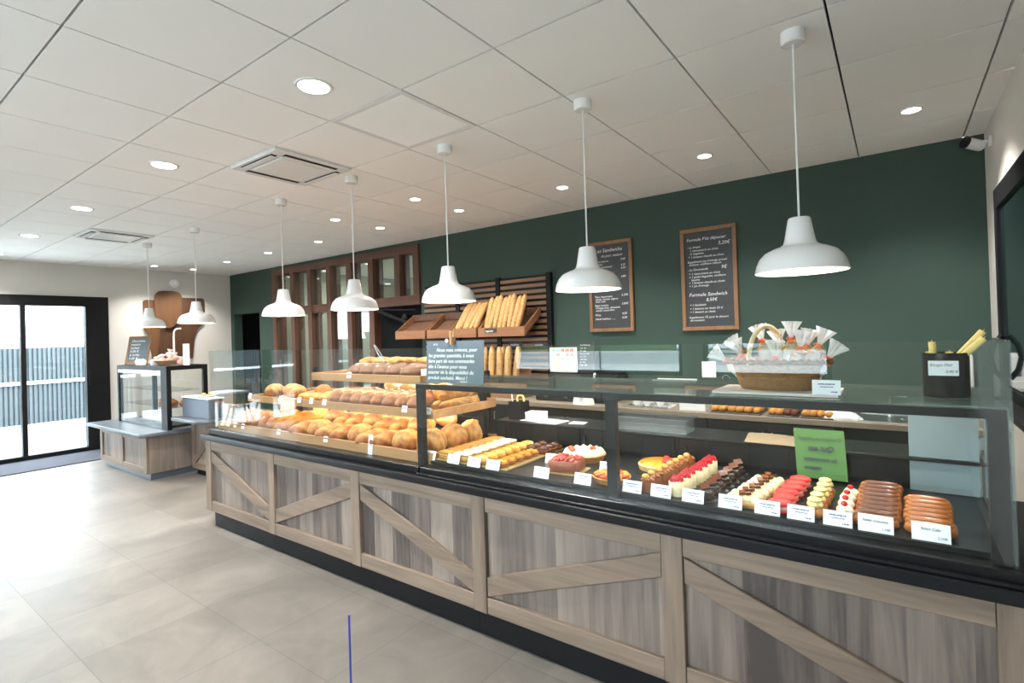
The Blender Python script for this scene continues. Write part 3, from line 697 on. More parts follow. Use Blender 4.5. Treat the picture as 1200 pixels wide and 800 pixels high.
stack_box('paper_box', 'white_paper', -1.905, 2.84, LZ_+.004, .12, .09, .055, 'small white box on the rear ledge beside the black holder', 'box', 8)
tag(B('paper_sheet', 'white_paper', None, -.15, .15, -.07, .07, 0, .003, loc=(-1.86, 2.86, LZ_), rot=(0, 0, R(-6))), 'white paper sheet lying on the rear ledge under the small white box', 'paper')
tag(B('paper_sheet', 'white_paper', None, -.05, .05, -.04, .04, 0, .002, loc=(-1.62, 2.88, LZ_), rot=(0, 0, R(10))), 'small white paper slip on the rear ledge right of the white box', 'paper')
t = thing('plastic_container', 'clear rectangular plastic container standing on the rear ledge', 'container', (-1.13, 2.87, LZ_)); t.scale = (1, 1, .8)
m = MB(); m.box(-.21, .21, -.075, .075, 0, .004)
for a, b_ in ((-.21, -.205), (.205, .21)): m.box(a, b_, -.075, .075, .004, .10)
for a, b_ in ((-.075, -.07), (.07, .075)): m.box(-.205, .205, a, b_, .004, .10)
m.build('tub', 'clear_plastic', t)
m = MB(); m.box(-.225, .225, -.09, -.076, .094, .10); m.box(-.225, .225, .076, .09, .094, .10); m.box(-.225, -.211, -.076, .076, .094, .10); m.box(.211, .225, -.076, .076, .094, .10); m.build('rim', 'clear_plastic', t)
m = MB(); m.grid(10, 6, lambda u, v: (-.62+u*.36-.03*v, 2.75+v*.25, LZ_+.001+.004*math.sin(u*6)*v)); m.grid(10, 6, lambda u, v: (-.62+u*.36-.03*v, 2.75+v*.25, LZ_+.003+.004*math.sin(u*6)*v))
tag(m.build('brown_paper_sheet', 'brown_paper'), 'flat brown kraft paper sheet lying on the rear ledge behind the macarons', 'paper')
t = thing('green_poster', 'green paper poster with reversed black lettering hung behind the cream puffs', 'poster', (-.295, 2.745, .88))
m = MB(); m.grid(6, 8, lambda u, v: (-.105+u*.20+.01*(1-v), .004*math.sin(v*3), -.01+v*.225)); m.build('sheet', 'green_paper', t)
lettering('lettering', [("Conseil municipal", 0, .165, .024, 0, 'CENTER'), ("Qui est", .005, .118, .034, 0, 'CENTER', .0012), ("le nouveau", .0, .070, .030, 0, 'CENTER', .0006), ("maire", -.03, .030, .030, 0, 'CENTER', .0006)], 'ink', t, loc=(0, -.004, 0), mirror=True)

# ------------------------------------------------------------------ work bench along the green wall
WY, WZ = 4.13, .92
tag(B('bench_top', 'bench_wood', None, -3.75, XR-.003, WY, YB-.003, WZ-.04, WZ, bev=.003), 'long grey-brown wooden worktop along the green wall', 'worktop')
cx = [-3.74, -2.9, -2.05, -1.2, -.35]
for k in range(4):
    t = thing('base_cabinet', 'black base cabinet under the wall worktop, %s from the left' % ordn(k), 'cabinet', (cx[k], WY+.03, 0), group='black base cabinets under the wall worktop')
    w = cx[k+1]-cx[k]
    B('carcass', 'charcoal', t, .002, w-.002, .02, .58, .08, .877)
    B('plinth', 'black_metal', t, .002, w-.002, .06, .55, 0, .078)
    for s in (0, 1):
        o = B('door', 'charcoal', t, .004+s*w/2, w/2*(1+s)-.004, 0, .019, .09, .87, bev=.002)
        m = MB(); hx = w/2+(.03 if s else -.03); m.tube([(hx, -.0, .80), (hx, -.02, .80), (hx, -.02, .68), (hx, 0, .68)], .005, 8); m.build('handle', 'steel', o)
t = thing('appliance', 'pale blue-grey undercounter appliance at the right end below the sink', 'appliance', (.12, WY+.03, 0))
B('body', 'grey_panel', t, 0, .385, .02, .56, .05, .875)
B('door', 'grey_panel', t, .003, .382, 0, .019, .10, .87, bev=.006, seg=2)
m = MB(); m.tube([(.06, 0, .79), (.06, -.03, .79), (.32, -.03, .79), (.32, 0, .79)], .008, 8); m.build('handle', 'steel', t)
B('base', 'black_metal', t, .02, .365, .06, .5, 0, .05)
t = thing('sink', 'stainless steel sink set in the worktop at the right', 'sink', (.02, 4.40, WZ))
m = MB(); x0, x1, y0, y1 = -.24, .22, -.18, .16
m.box(x0-.03, x1+.03, y0-.03, y0, 0, .006); m.box(x0-.03, x1+.03, y1, y1+.03, 0, .006); m.box(x0-.03, x0, y0, y1, 0, .006); m.box(x1, x1+.03, y0, y1, 0, .006)
m.box(x0, x1, y0, y1, .0005, .002); m.build('basin', 'steel', t)
m = MB(); m.lathe([(0, .002), (.025, .002), (.025, .004), (.012, .0045), (0, .003)], 20); m.build('drain', 'chrome', t)
t = thing('tap', 'small chrome square-necked tap behind the steel sink', 'tap', (-.05, 4.61, WZ))
m = MB(); m.cyl(0, 0, 0, .03, .022); m.tube([(0, 0, .03), (0, 0, .13), (.0, 0, .135), (0.09, -.05, .135), (.13, -.08, .135), (.13, -.08, .12)], .009, 10); m.build('spout', 'chrome', t)
m = MB(); m.tube([(0, 0, .06), (-.05, -.02, .075)], .006, 8); m.build('lever', 'chrome', t)
t = thing('soap_dispenser', 'white wall soap dispenser beside the black candle pot', 'dispenser', (.355, YB-.002, 1.10))
m = MB(); m.box(-.06, .06, -.10, 0, 0, .25, b=.03, seg=3); m.build('housing', 'white_plastic', t)
B('window', 'ink', t, -.02, .02, -.103, -.1, .10, .13); B('push_bar', 'white_enamel', t, -.045, .045, -.115, -.101, .02, .07, bev=.004)
t = thing('glass_jar', 'small clear bottle on the worktop near the right wall', 'bottle', (.36, 4.35, WZ))
m = MB(); m.lathe([(0, 0), (.03, 0), (.032, .006), (.032, .07), (.013, .095), (.013, .12), (.010, .12), (.010, .09), (.028, .068), (.028, .006), (0, .005)], 20); m.build('bottle_body', 'clear_plastic', t)
m = MB(); m.cyl(0, 0, .121, .145, .014, 16); m.build('cap', 'white_plastic', t)
m = MB(); m.ell(0, 0, .0, .13, .075, .055, 28, 12, flat=0.0, fn=lambda d: 1+.22*nz((d.x*3, d.y*3, d.z*3), 1, 3)+.1*nz((d.x*8, d.y*8, d.z*8), 1, 9))
tag(m.build('folded_cloth', 'cloth_white', None, loc=(-.33, 4.24, WZ+.001)), 'crumpled white cloth on the worktop left of the sink', 'cloth')
m = MB(); m.ell(0, 0, 0, .10, .07, .12, 24, 12, flat=0.0, fn=lambda d: 1+.25*nz((d.x*3, d.y*3, d.z*3), 1, 13)+.1*nz((d.x*8, d.y*8, d.z*8), 1, 4))
tag(m.build('crumpled_bag', 'cloth_white', None, loc=(-2.30, 4.203, WZ+.001)), 'crumpled white bag on the worktop before the black machine', 'bag')
t = thing('counter_machine', 'long black machine standing on the worktop below the left menu board', 'machine', (-2.52, 4.50, WZ))
m = MB(); m.prism([(-.22, .0), (.24, .0), (.24, .24), (.05, .24), (-.16, .16), (-.22, .10)], -.36, .42, 'X', b=.01); m.build('body', 'charcoal', t)
for x in (-.22, 0, .22):
    m = MB(); m.cyl(0, 0, 0, .022, .022, 20, M=T(x, -.222, .06, rx=R(90))); m.build('knob', 'steel', t)
B('top_plate', 'black_metal', t, -.34, .40, .06, .23, .2405, .252)
m = MB(); m.tube([(.28, -.15, .168), (.28, -.2, .23), (.30, -.22, .27)], .012, 10); m.build('lever', 'white_plastic', t)
t = thing('coloured_chart', 'white sheet with a grid of coloured squares standing on the black machine', 'sheet', (-2.75, 4.62, WZ+.253))
B('sheet', 'white_paper', t, -.16, .16, 0, .004, 0, .25)
random.seed(3)
names = ['tint_red', 'tint_yellow', 'tint_cyan', 'tint_green', 'lilac']
rows = [['tint_green', 'tint_cyan', 'tint_red', 'tint_red', 'tint_red'], ['tint_cyan', 'tint_red', 'lilac', 'tint_red', 'tint_red'], ['lilac', 'tint_yellow', 'tint_cyan', 'tint_cyan', 'lilac'], ['tint_yellow', 'tint_yellow', 'lilac', None, None], ['tint_yellow', 'tint_yellow', 'tint_yellow', None, None]]
for n in names:
    m = MB()
    for j, r in enumerate(rows):
        for i, q in enumerate(r):
            if q == n: m.box(-.135+i*.054, -.135+i*.054+.045, -.0008, -.0002, .205-j*.044, .205-j*.044+.034)
    m.build('coloured_squares', n, t)
t = thing('price_list', 'small black handwritten price list beside the coloured chart', 'sign', (-2.49, 4.64, WZ+.253))
B('slate', 'slate', t, -.085, .085, 0, .006, 0, .30)
lettering('lettering', [("Les Boissons", -.07, .265, .022, .2)] + [(s, -.075, .235-i*.028, .017, .2) for i, s in enumerate(("Café  1,50", "Thé  2,00", "Chocolat  2,50", "Eau  1,20", "Soda  2,00", "Jus  2,20", "Bière  2,50"))], 'chalk', t, loc=(0, -.0012, 0))
t = thing('serving_tray', 'flat metal tray of white crockery on the worktop behind the middle post', 'tray', (-1.72, 4.30, WZ))
B('plate', 'silver_dish', t, -.2, .2, -.1, .1, 0, .006, bev=.003)
m = MB()
for y in (-.1, .094): m.box(-.2, .2, y, y+.006, .006, .016)
m.build('rim', 'silver_dish', t)
def cup_proto():
    t = thing('coffee_cup', '', 'cup', group='white cups on the worktop')
    m = MB(); m.lathe([(0, 0), (.02, 0), (.034, .03), (.038, .062), (.035, .062), (.031, .03), (.018, .006), (0, .006)], 24); m.build('bowl', 'white_enamel', t)
    m = MB(); m.tube([(.035, 0, .05), (.058, 0, .048), (.058, 0, .022), (.031, 0, .018)], .004, 8); m.build('handle', 'white_enamel', t); return t
cu = cup_proto()
for k, (x, y, z, w) in enumerate(((-1.83, 4.30, .007, 'leftmost on the metal tray'), (-1.73, 4.28, .007, 'in the middle of the metal tray'), (-1.63, 4.32, .007, 'rightmost on the metal tray'), (-1.50, 4.48, 0, 'on the worktop behind the white carton'), (-1.40, 4.52, 0, 'near the wall behind the white carton'), (-1.90, 4.52, .0, 'behind the left end of the tray'), (-1.78, 4.55, 0, 'behind the middle of the tray'))):
    l = 'small white coffee cup ' + w
    o = cu if k == 0 else copy_thing(cu, l, (0, 0, 0)); o['label'] = l; o.location = (x, y, WZ+z); o.rotation_euler = (0, 0, k*1.1)
t = thing('crate', 'white crate of cups by the green wall between machine and basket', 'crate', (-1.62, 4.66, WZ))
m = MB(); m.box(-.17, .17, -.06, -.054, 0, .2); m.box(-.17, .17, .054, .06, 0, .2); m.box(-.17, -.164, -.054, .054, 0, .2); m.box(.164, .17, -.054, .054, 0, .2); m.build('walls', 'white_plastic', t)
m = MB(); m.box(-.18, .18, -.07, -.061, .185, .205); m.box(-.18, .18, .061, .07, .185, .205); m.build('rim', 'white_enamel', t)
stack_box('cake_carton', 'white_paper', -1.33, 4.28, WZ, .20, .16, .085, 'white carton on the worktop left of the baking trays', 'box', 4)
tag(B('wall_notice', 'white_paper', None, -1.40, -1.28, YB-.004, YB-.001, 1.14, 1.28), 'small white paper notice on the green wall left of the basket', 'notice')
t = thing('glass_lantern', 'small clear glass lantern on the worktop left of the basket', 'lantern', (-1.16, 4.60, WZ))
m = MB(); m.lathe([(0, 0), (.05, 0), (.055, .01), (.055, .16), (.03, .20), (.028, .22), (0, .225)], 8); m.build('glass_body', 'clear_plastic', t)
m = MB(); m.tube([(.0+.03*math.cos(a), 0, .225+.03*math.sin(a)) for a in [PI*k/10 for k in range(11)]], .003, 6); m.build('loop', 'steel', t)
t = thing('pink_flower', 'small pink flower in a little vase left of the glass lantern', 'flower', (-1.28, 4.58, WZ))
m = MB(); m.lathe([(0, 0), (.02, 0), (.024, .05), (.012, .1), (.014, .12), (.010, .12), (.008, .1), (0, .06)], 16); m.build('vase', 'white_enamel', t)
m = MB()
for k in range(6):
    a = k*PI/3; m.ell(.03*math.cos(a), .03*math.sin(a), .155, .022, .022, .012, 10, 6)
m.build('petals', 'tint_red', t); m = MB(); m.tube([(0, 0, .06), (0, 0, .155)], .003, 6); m.build('stem', 'hedge_leaf', t)
MATS['lilac']
# ---- baguette rack on the wall
t = thing('bread_rack', 'slatted wooden wall rack with tilted bins for the baguettes', 'rack', (0, YB-.002, 0))
for x0, x1 in ((-4.83, -4.285), (-4.225, -3.665), (-3.605, -2.985)):
    B('backing', 'charcoal', t, x0, x1, -.02, 0, .96, 2.21)
    m = MB()
    for k in range(19): m.box(x0+.005, x1-.005, -.04, -.021, .975+k*.065, .975+k*.065+.036, b=.002)
    m.build('slats', 'slat_wood', t)
for x in (-4.255, -3.635, -2.955): B('upright', 'black_metal', t, x-.028, x+.028, -.05, 0, .93, 2.22)
bins = [(-5.02, -4.50), (-4.47, -4.10), (-4.07, -3.71), (-3.68, -3.06)]
for k, (x0, x1) in enumerate(bins):
    o = B('bin', 'rack_wood', t, x0, x1, -.36, -.345, 1.555, 1.655, bev=.002)
    m = MB(); m.prism([(-.345, 1.56), (-.345, 1.575), (-.045, 1.775), (-.045, 1.76)], x0, x1, 'X'); m.build('bin_floor', 'rack_dark', o)
    for x in (x0, x1-.012):
        m = MB(); m.prism([(-.344, 1.577), (-.344, 1.655), (-.045, 1.86), (-.045, 1.778)], x, x+.012, 'X'); m.build('bin_side', 'rack_wood', o)
    B('bin_back', 'rack_dark', o, x0+.013, x1-.013, -.056, -.045, 1.78, 1.86)
for x, w_ in ((-3.50, .16),):
    o = B('label_plate', 'slate', t, x-.08, x+.08, -.366, -.361, 1.60, 1.645)
    lettering('lettering', [("baguette", -.07, .008, .03, .2)], 'chalk', o, loc=(x, -.367, 1.60))
for x, z, s in ((-3.40, 1.435, "tradition"), (-3.08, 1.43, "céréales")):
    o = B('label_plate', 'slate', t, x-.085, x+.085, -.05, -.041, z, z+.05)
    lettering('lettering', [(s, -.075, .012, .034, .2)], 'chalk', o, loc=(x, -.0512, z))
t = thing('bread_bin', 'brown wooden bin of upright baguettes standing on the worktop below the rack', 'bin', (-3.36, 4.42, WZ))
B('front', 'rack_wood', t, -.24, .26, -.13, -.115, 0, .13, bev=.002)
B('back', 'rack_wood', t, -.24, .26, .115, .13, 0, .3, bev=.002); B('base', 'rack_dark', t, -.225, .245, -.114, .114, 0, .012)
for x in (-.24, .245): B('side', 'rack_wood', t, x, x+.015, -.114, .114, 0, .16, bev=.002)
# ---- two menu boards
def board(x0, x1, z0, z1, label, items):
    t = thing('menu_board', label, 'menu board', ((x0+x1)/2, YB-.002, z0)); w = x1-x0; h = z1-z0; f = .035
    B('slate', 'slate', t, -w/2+f, w/2-f, -.012, -.002, f, h-f)
    m = MB(); m.box(-w/2, w/2, -.03, 0, 0, f, b=.004); m.box(-w/2, w/2, -.03, 0, h-f, h, b=.004)
    for x in (-w/2, w/2-f): m.box(x, x+f, -.03, 0, f, h-f, b=.004)
    m.build('frame', 'frame_wood', t)
    lettering('lettering', [(s, x-w/2, h-z, sz, .2, al, off) for s, x, z, sz, al, off in items], 'chalk', t, loc=(0, -.0128, 0))
L_ = 'LEFT'
b1 = [("Les Sandwichs", .075, .105, .050, L_, .0), ("du jour, maison", .14, .155, .036, L_, 0)]
for z, s, p in ((.205, "Jambon beurre", "3,60"), (.235, " crudités", ""), (.262, "Jambon emmental", "4,20"), (.292, "Poulet", "4,50"), (.325, "Thon crudités, oeuf", ""), (.375, "Chèvre miel", "4,80"), (.555, "Thon mayonnaise", "5,20€"), (.580, " salade, tomate, oignon", ""), (.602, " oeuf, maïs", ""), (.640, "Bagel saumon", "5,80€"), (.665, " fromage frais, ciboulette", ""), (.690, " salade, concombre", ""), (.735, "Wrap", "4,50"), (.775, "Salade fraîcheur .......", "6,50")):
    b1.append((s, .055, z, .027, L_, 0))
    if p: b1.append((p, .345, z-.006, .029, L_, 0))
board(-2.485, -2.015, 1.57, 2.465, 'tall framed chalk menu board headed Les Sandwichs, left of the pair on the green wall', b1)
b2 = [("Formule P'tit déjeuner", .055, .112, .037, L_, 0), ("5,20€", .325, .165, .042, L_, 0)]
for z, s in ((.175, "- La Simple"), (.205, "   1 viennoiserie au choix"), (.232, "   ½ baguette"), (.262, " + 1 boisson chaude au choix"), (.305, "Supplément jus d'orange pressé"), (.330, "  boisson, confiture maison"), (.375, "- La Gourmande"), (.412, " + 1 viennoiserie au choix"), (.440, " + 1 petite baguette, confiture"), (.466, "    beurre"), (.492, " + 1 boisson chaude au choix"), (.520, " + 1 jus d'orange"), (.690, " + 1 Sandwich"), (.722, " + 1 boisson au choix 33 cl"), (.752, " + 1 dessert au choix"), (.800, "Supplément 1€ pour le dessert"), (.826, " du moment")):
    b2.append((s, .058, z, .0265, L_, 0))
b2 += [("9€", .345, .375, .042, L_, 0), ("Formule Sandwich", .062, .605, .044, L_, 0), ("8,50€", .21, .652, .040, L_, 0)]
board(-1.55, -1.07, 1.555, 2.465, 'tall framed chalk menu board headed Formule, right of the pair on the green wall', b2)

# ------------------------------------------------------------------ the small corner counter at the far left
t = thing('low_counter', 'low wooden counter with dark slab top near the glazed entrance', 'counter', (0, 0, 0))
lx0, lx1, ly0, ly1 = -8.60, -7.03, 2.36, 3.05
B('carcass', 'side_plank', t, lx0+.02, lx1-.02, ly0+.03, ly1, .08, .515)
B('side_panel', 'side_plank', t, lx1-.019, lx1, ly0+.03, ly1, .08, .515)
pw = .08
for x in (lx0, (lx0+lx1)/2-pw/2, lx1-pw): B('post', 'counter_post', t, x, x+pw, ly0, ly0+.029, .08, .515, bev=.002)
for x0, x1 in ((lx0+pw+.001, (lx0+lx1)/2-pw/2-.001), ((lx0+lx1)/2+pw/2+.001, lx1-pw-.001)):
    B('panel', 'counter_plank', t, x0, x1, ly0+.018, ly0+.029, .15, .45)
    B('rail', 'counter_rail', t, x0, x1, ly0+.002, ly0+.029, .451, .515, bev=.002); B('rail', 'counter_rail', t, x0, x1, ly0+.002, ly0+.029, .08, .149, bev=.002)
B('plinth', 'slate_stone', t, lx0+.06, lx1-.03, ly0+.05, ly1, 0, .079)
m = MB(); m.prism([(-8.84, 2.28), (-7.0, 2.28), (-6.95, 2.33), (-6.95, 3.08), (-8.84, 3.08)], .517, .56, 'Z', b=.005); m.build('slab_top', 'slate_stone', t)
t = thing('tall_counter', 'taller wooden counter end with a cross brace behind the low counter', 'counter', (0, 0, 0))
tx0, tx1, ty = -6.92, -6.25, 2.80
B('carcass', 'side_plank', t, tx0, tx1, ty+.03, 2.98, .08, .68)
B('panel', 'counter_plank', t, tx0+.08, tx1-.08, ty+.018, ty+.029, .15, .61)
for x in (tx0, tx1-.079): B('post', 'counter_post', t, x, x+.079, ty, ty+.029, .08, .68, bev=.002)
for z0, z1 in ((.08, .149), (.611, .68)): B('rail', 'counter_rail', t, tx0+.081, tx1-.081, ty+.002, ty+.029, z0, z1, bev=.002)
m = MB(); m.prism([(tx0+.082, .151), (tx1-.082, .53), (tx1-.082, .609), (tx0+.082, .235)], ty+.004, ty+.017, 'Y'); m.build('brace', 'counter_rail', t)
B('plinth', 'black_metal', t, tx0+.02, tx1-.03, ty+.05, 2.95, 0, .079)
m = MB(); m.prism([(-6.915, 2.58), (-6.28, 2.58), (-6.18, 2.68), (-6.18, 3.0), (-6.915, 3.0)], .682, .722, 'Z', b=.005); m.build('slab_top', 'slate_stone', t)
t = thing('small_display_case', 'small black-framed glass display case on the low counter', 'display case', (0, 0, .561))
sx0, sx1, sy0, sy1, sz = -8.58, -6.96, 2.56, 3.02, .76
for x, y in ((sx0, sy0), (sx0, sy1-.05)): B('post', 'black_metal', t, x, x+.05, y, y+.05, 0, sz-.05)
B('post', 'black_metal', t, sx1-.17, sx1, sy0, sy0+.05, 0, sz-.05); B('post', 'black_metal', t, sx1-.05, sx1, sy1-.05, sy1, 0, sz-.05)
m = MB(); m.box(sx0, sx1, sy0, sy0+.05, sz-.05, sz); m.box(sx0, sx1, sy1-.05, sy1, sz-.05, sz); m.box(sx0, sx0+.05, sy0+.05, sy1-.05, sz-.05, sz); m.box(sx1-.05, sx1, sy0+.05, sy1-.05, sz-.05, sz); m.build('top_frame', 'black_metal', t)
B('edge_trim', 'fence_rail', t, sx0+.06, sx1-.175, sy0-.006, sy0, sz-.095, sz-.055)
B('front_glass', 'case_glass', t, sx0+.055, sx1-.175, sy0+.01, sy0+.018, .01, sz-.051); B('top_glass', 'case_glass', t, sx0+.051, sx1-.051, sy0+.051, sy1-.051, sz-.012, sz-.004)
B('side_glass', 'case_glass', t, sx1-.02, sx1-.012, sy0+.055, sy1-.055, .01, sz-.051)
B('base', 'black_metal', t, sx0+.051, sx1-.18, sy0+.052, sy1-.06, 0, .03)
for z in (.25, .45): B('glass_shelf', 'case_glass', t, sx0+.06, sx1-.06, sy0+.07, sy1-.06, z, z+.008)
CT = .561+.761
t = thing('chalk_easel', 'small leaning chalkboard easel on top of the small display case', 'easel', (-8.45, 2.74, CT), rz=R(38), rx=R(-16))
B('slate', 'slate_blue', t, -.13, .13, 0, .008, .04, .37)
m = MB(); m.box(-.15, -.131, -.006, .014, 0, .4); m.box(.131, .15, -.006, .014, 0, .4); m.box(-.131, .131, -.006, .014, .371, .4); m.box(-.131, .131, -.006, .014, .012, .039); m.build('frame', 'frame_wood', t)
m = MB(); m.tube([(0, .02, .38), (0, .1, .2), (0, .16, .045)], .008, 8); m.build('prop', 'frame_wood', t)
lettering('lettering', [(s, -.11, .32-i*.05, .045, .15) for i, s in enumerate(("Chocolats", "maison", "sachet", "5,00 €", "la boîte", "9,00 €"))], 'chalk', t, loc=(0, -.001, 0))
m = MB(); m.lathe([(0, 0), (.09, 0), (.17, .06), (.165, .065), (.085, .008), (0, .008)], 32)
tag(m.build('shallow_bowl', 'leg_wood', None, loc=(-7.42, 2.76, CT)), 'shallow brown bowl of pink sachets on the small display case', 'bowl')
def sachet():
    t = thing('sweet_sachet', '', 'sachet', group='pink and white sachets in and by the bowl')
    m = MB(); m.ell(0, 0, .035, .045, .035, .035, 14, 8, flat=.95, fn=lambda d: 1+.12*nz((d.x*2, d.y*2, d.z*2), 1, 2)); m.build('bag', 'pink_sachet', t)
    m = MB(); m.lathe([(.008, .066), (.014, .078), (.03, .105)], 20, fn=lambda a, z: 1+.25*math.sin(7*a)); m.build('frill', 'white_paper', t); return t
pbr('pink_sachet', (.78, .42, .40), .45, nscale=25, namt=.4)
sp = sachet()
sl = [(-7.52, 2.72, .03, 'at the left in the bowl'), (-7.42, 2.70, .03, 'at the front centre of the bowl'), (-7.32, 2.73, .03, 'at the right in the bowl'), (-7.46, 2.82, .05, 'at the back left in the bowl'), (-7.36, 2.82, .05, 'at the back right in the bowl'), (-7.42, 2.76, .095, 'on top of the heap in the bowl'), (-7.70, 2.72, 0, 'left beside the bowl'), (-7.80, 2.78, 0, 'farther left of the bowl'), (-7.17, 2.80, 0, 'right beside the bowl')]
for k, (x, y, z, w) in enumerate(sl):
    l = 'small pink tied sachet ' + w; o = sp if k == 0 else copy_thing(sp, l, (0, 0, 0)); o['label'] = l; o.location = (x, y, CT+z); o.rotation_euler = (.2*math.sin(k*2), .25*math.cos(k*3), k)
for k, (x, w) in enumerate(((-8.10, 'leftmost'), (-7.97, 'middle'), (-7.60, 'rightmost'))):
    m = MB(); m.lathe([(0, 0), (.032, 0), (.045, .05), (.040, .055), (.028, .006), (0, .006)], 20, fn=lambda a, z: 1+.05*math.sin(12*a))
    m.ell(0, 0, .05, .04, .04, .03, 14, 8)
    tag(m.build('meringue_cup', 'white_plastic', None, loc=(x, 2.66, CT)), 'small white paper cup on the front edge of the small display case, ' + w + ' of three', 'cup', 'white paper cups on the small display case')
t = thing('picture_card', 'upright white card with a grey figure beside the bowl of sachets', 'card', (-7.02, 2.80, CT))
B('card', 'white_paper', t, -.08, .08, 0, .012, 0, .26)
m = MB(); m.prism([(-.02, .05), (.02, .05), (.03, .12), (.012, .16), (.016, .2), (-.01, .21), (-.016, .16), (-.03, .11)], -.002, -.0005, 'Y'); m.build('figure', 'grey_panel', t)
m = MB(); m.tube([(-7.8, 2.97, CT), (-7.8, 2.97, CT+.36), (-7.79, 2.97, CT+.42), (-7.76, 2.97, CT+.45), (-7.70, 2.97, CT+.465), (-7.58, 2.97, CT+.465)], .012, 12); m.cyl(-7.8, 2.97, CT, CT+.012, .05)
tag(m.build('bent_tube', 'white_enamel'), 'white bent tube rising from the back of the small display case', 'tube')
t = thing('counter_box', 'blue-grey box standing on the taller counter end', 'box', (-6.56, 2.78, .723))
B('body', 'box_blue_grey', t, -.34, .34, -.08, .08, 0, .22, bev=.005); B('top_tray', 'white_paper', t, -.35, .35, -.09, .09, .221, .236, bev=.003)
m = MB(); m.lathe([(0, 0), (.07, 0), (.11, .015), (.105, .018), (.065, .005), (0, .005)], 28)
tag(m.build('small_plate', 'white_enamel', None, loc=(-6.48, 2.78, .96)), 'white plate of samples on the blue-grey box', 'plate')
for k, (x, y) in enumerate(((-6.51, 2.78), (-6.46, 2.75), (-6.45, 2.82))):
    m = MB(); m.ell(0, 0, .02, .026, .022, .02, 12, 8, flat=.9, c=(.62, .42, .16), fn=lambda d: 1+.12*nz((d.x*2, d.y*2, d.z*2), 1, k))
    tag(m.build('bread_sample', 'cake_food', None, loc=(x, y, .966)), 'golden bread sample on the white plate, ' + ('left', 'front right', 'back right')[k] + ' of three', 'bread', 'bread samples on the white plate')

# ------------------------------------------------------------------ floor things
tag(B('door_mat', 'rubber_mat', None, XL+.03, -9.02, .60, 2.72, .0, .012, bev=.003), 'wide dark entrance mat in front of the glazed entrance', 'mat')
t = thing('blue_rod', 'thin upright blue rod at the bottom edge of the picture', 'rod', (-1.20, .86, 0))
m = MB(); m.tube([(0, 0, .004), (0, 0, .835)], .003, 8); m.build('rod', 'blue_paint', t); m = MB(); m.lathe([(0, 0), (.05, 0), (.05, .004), (0, .006)], 24); m.build('foot', 'blue_paint', t)
def chair_proto():
    t = thing('shell_chair', '', 'chair', group='green shell chairs outside the glazed entrance')
    m = MB()
    def f(u, v):
        x = (u-.5)*.46
        if v < .55: y = -.22+v/.55*.40; z = .45+.03*(v/.55-.5)**2*4*.5; wd = 1
        else:
            q = (v-.55)/.45; y = .18+.10*q+.03*math.sin(q*1.5); z = .455+.37*q; wd = 1-.28*q*q
        s = abs(u-.5)*2
        return (x*wd, y-(.05*s*s if v > .55 else 0), z+.05*s**3*(1 if v < .55 else .4))
    m.grid(14, 20, f); bmesh.ops.solidify(m.bm, geom=m.bm.faces[:], thickness=.01); m.build('seat_shell', 'shell_green', t, smooth=60)
    for sx in (-1, 1):
        for sy in (-1, 1):
            m = MB(); m.tube([(sx*.22, sy*.20, 0), (sx*.13, sy*.13, .435)], [.011, .017], 10); m.build('leg', 'leg_wood', t)
    m = MB(); m.tube([(-.15, -.14, .40), (.15, -.14, .40), (.15, .14, .40), (-.15, .14, .40), (-.15, -.14, .40)], .009, 8); m.build('under_frame', 'leg_wood', t); return t
ch = chair_proto()
for k, (x, y, rz, w) in enumerate(((-10.75, -1.05, 100, 'standing nearer the entrance'), (-10.95, -1.75, 60, 'standing farther from the entrance'))):
    l = 'dark green shell chair with wooden legs outside the glazing, ' + w; o = ch if k == 0 else copy_thing(ch, l, (0, 0, 0)); o['label'] = l; o.location = (x, y, -.109); o.rotation_euler = (0, 0, R(rz))
t = thing('cafe_table', 'white-topped cafe table by the glazed entrance', 'table', (-9.30, -.02, .0))
B('table_top', 'white_enamel', t, -.35, .35, -.35, .35, .72, .75, bev=.008)
m = MB(); m.tube([(0, 0, .02), (0, 0, .72)], .03, 16); m.build('column', 'black_metal', t); m = MB(); m.lathe([(0, 0), (.22, 0), (.22, .01), (.03, .025), (0, .025)], 32); m.build('foot', 'black_metal', t)
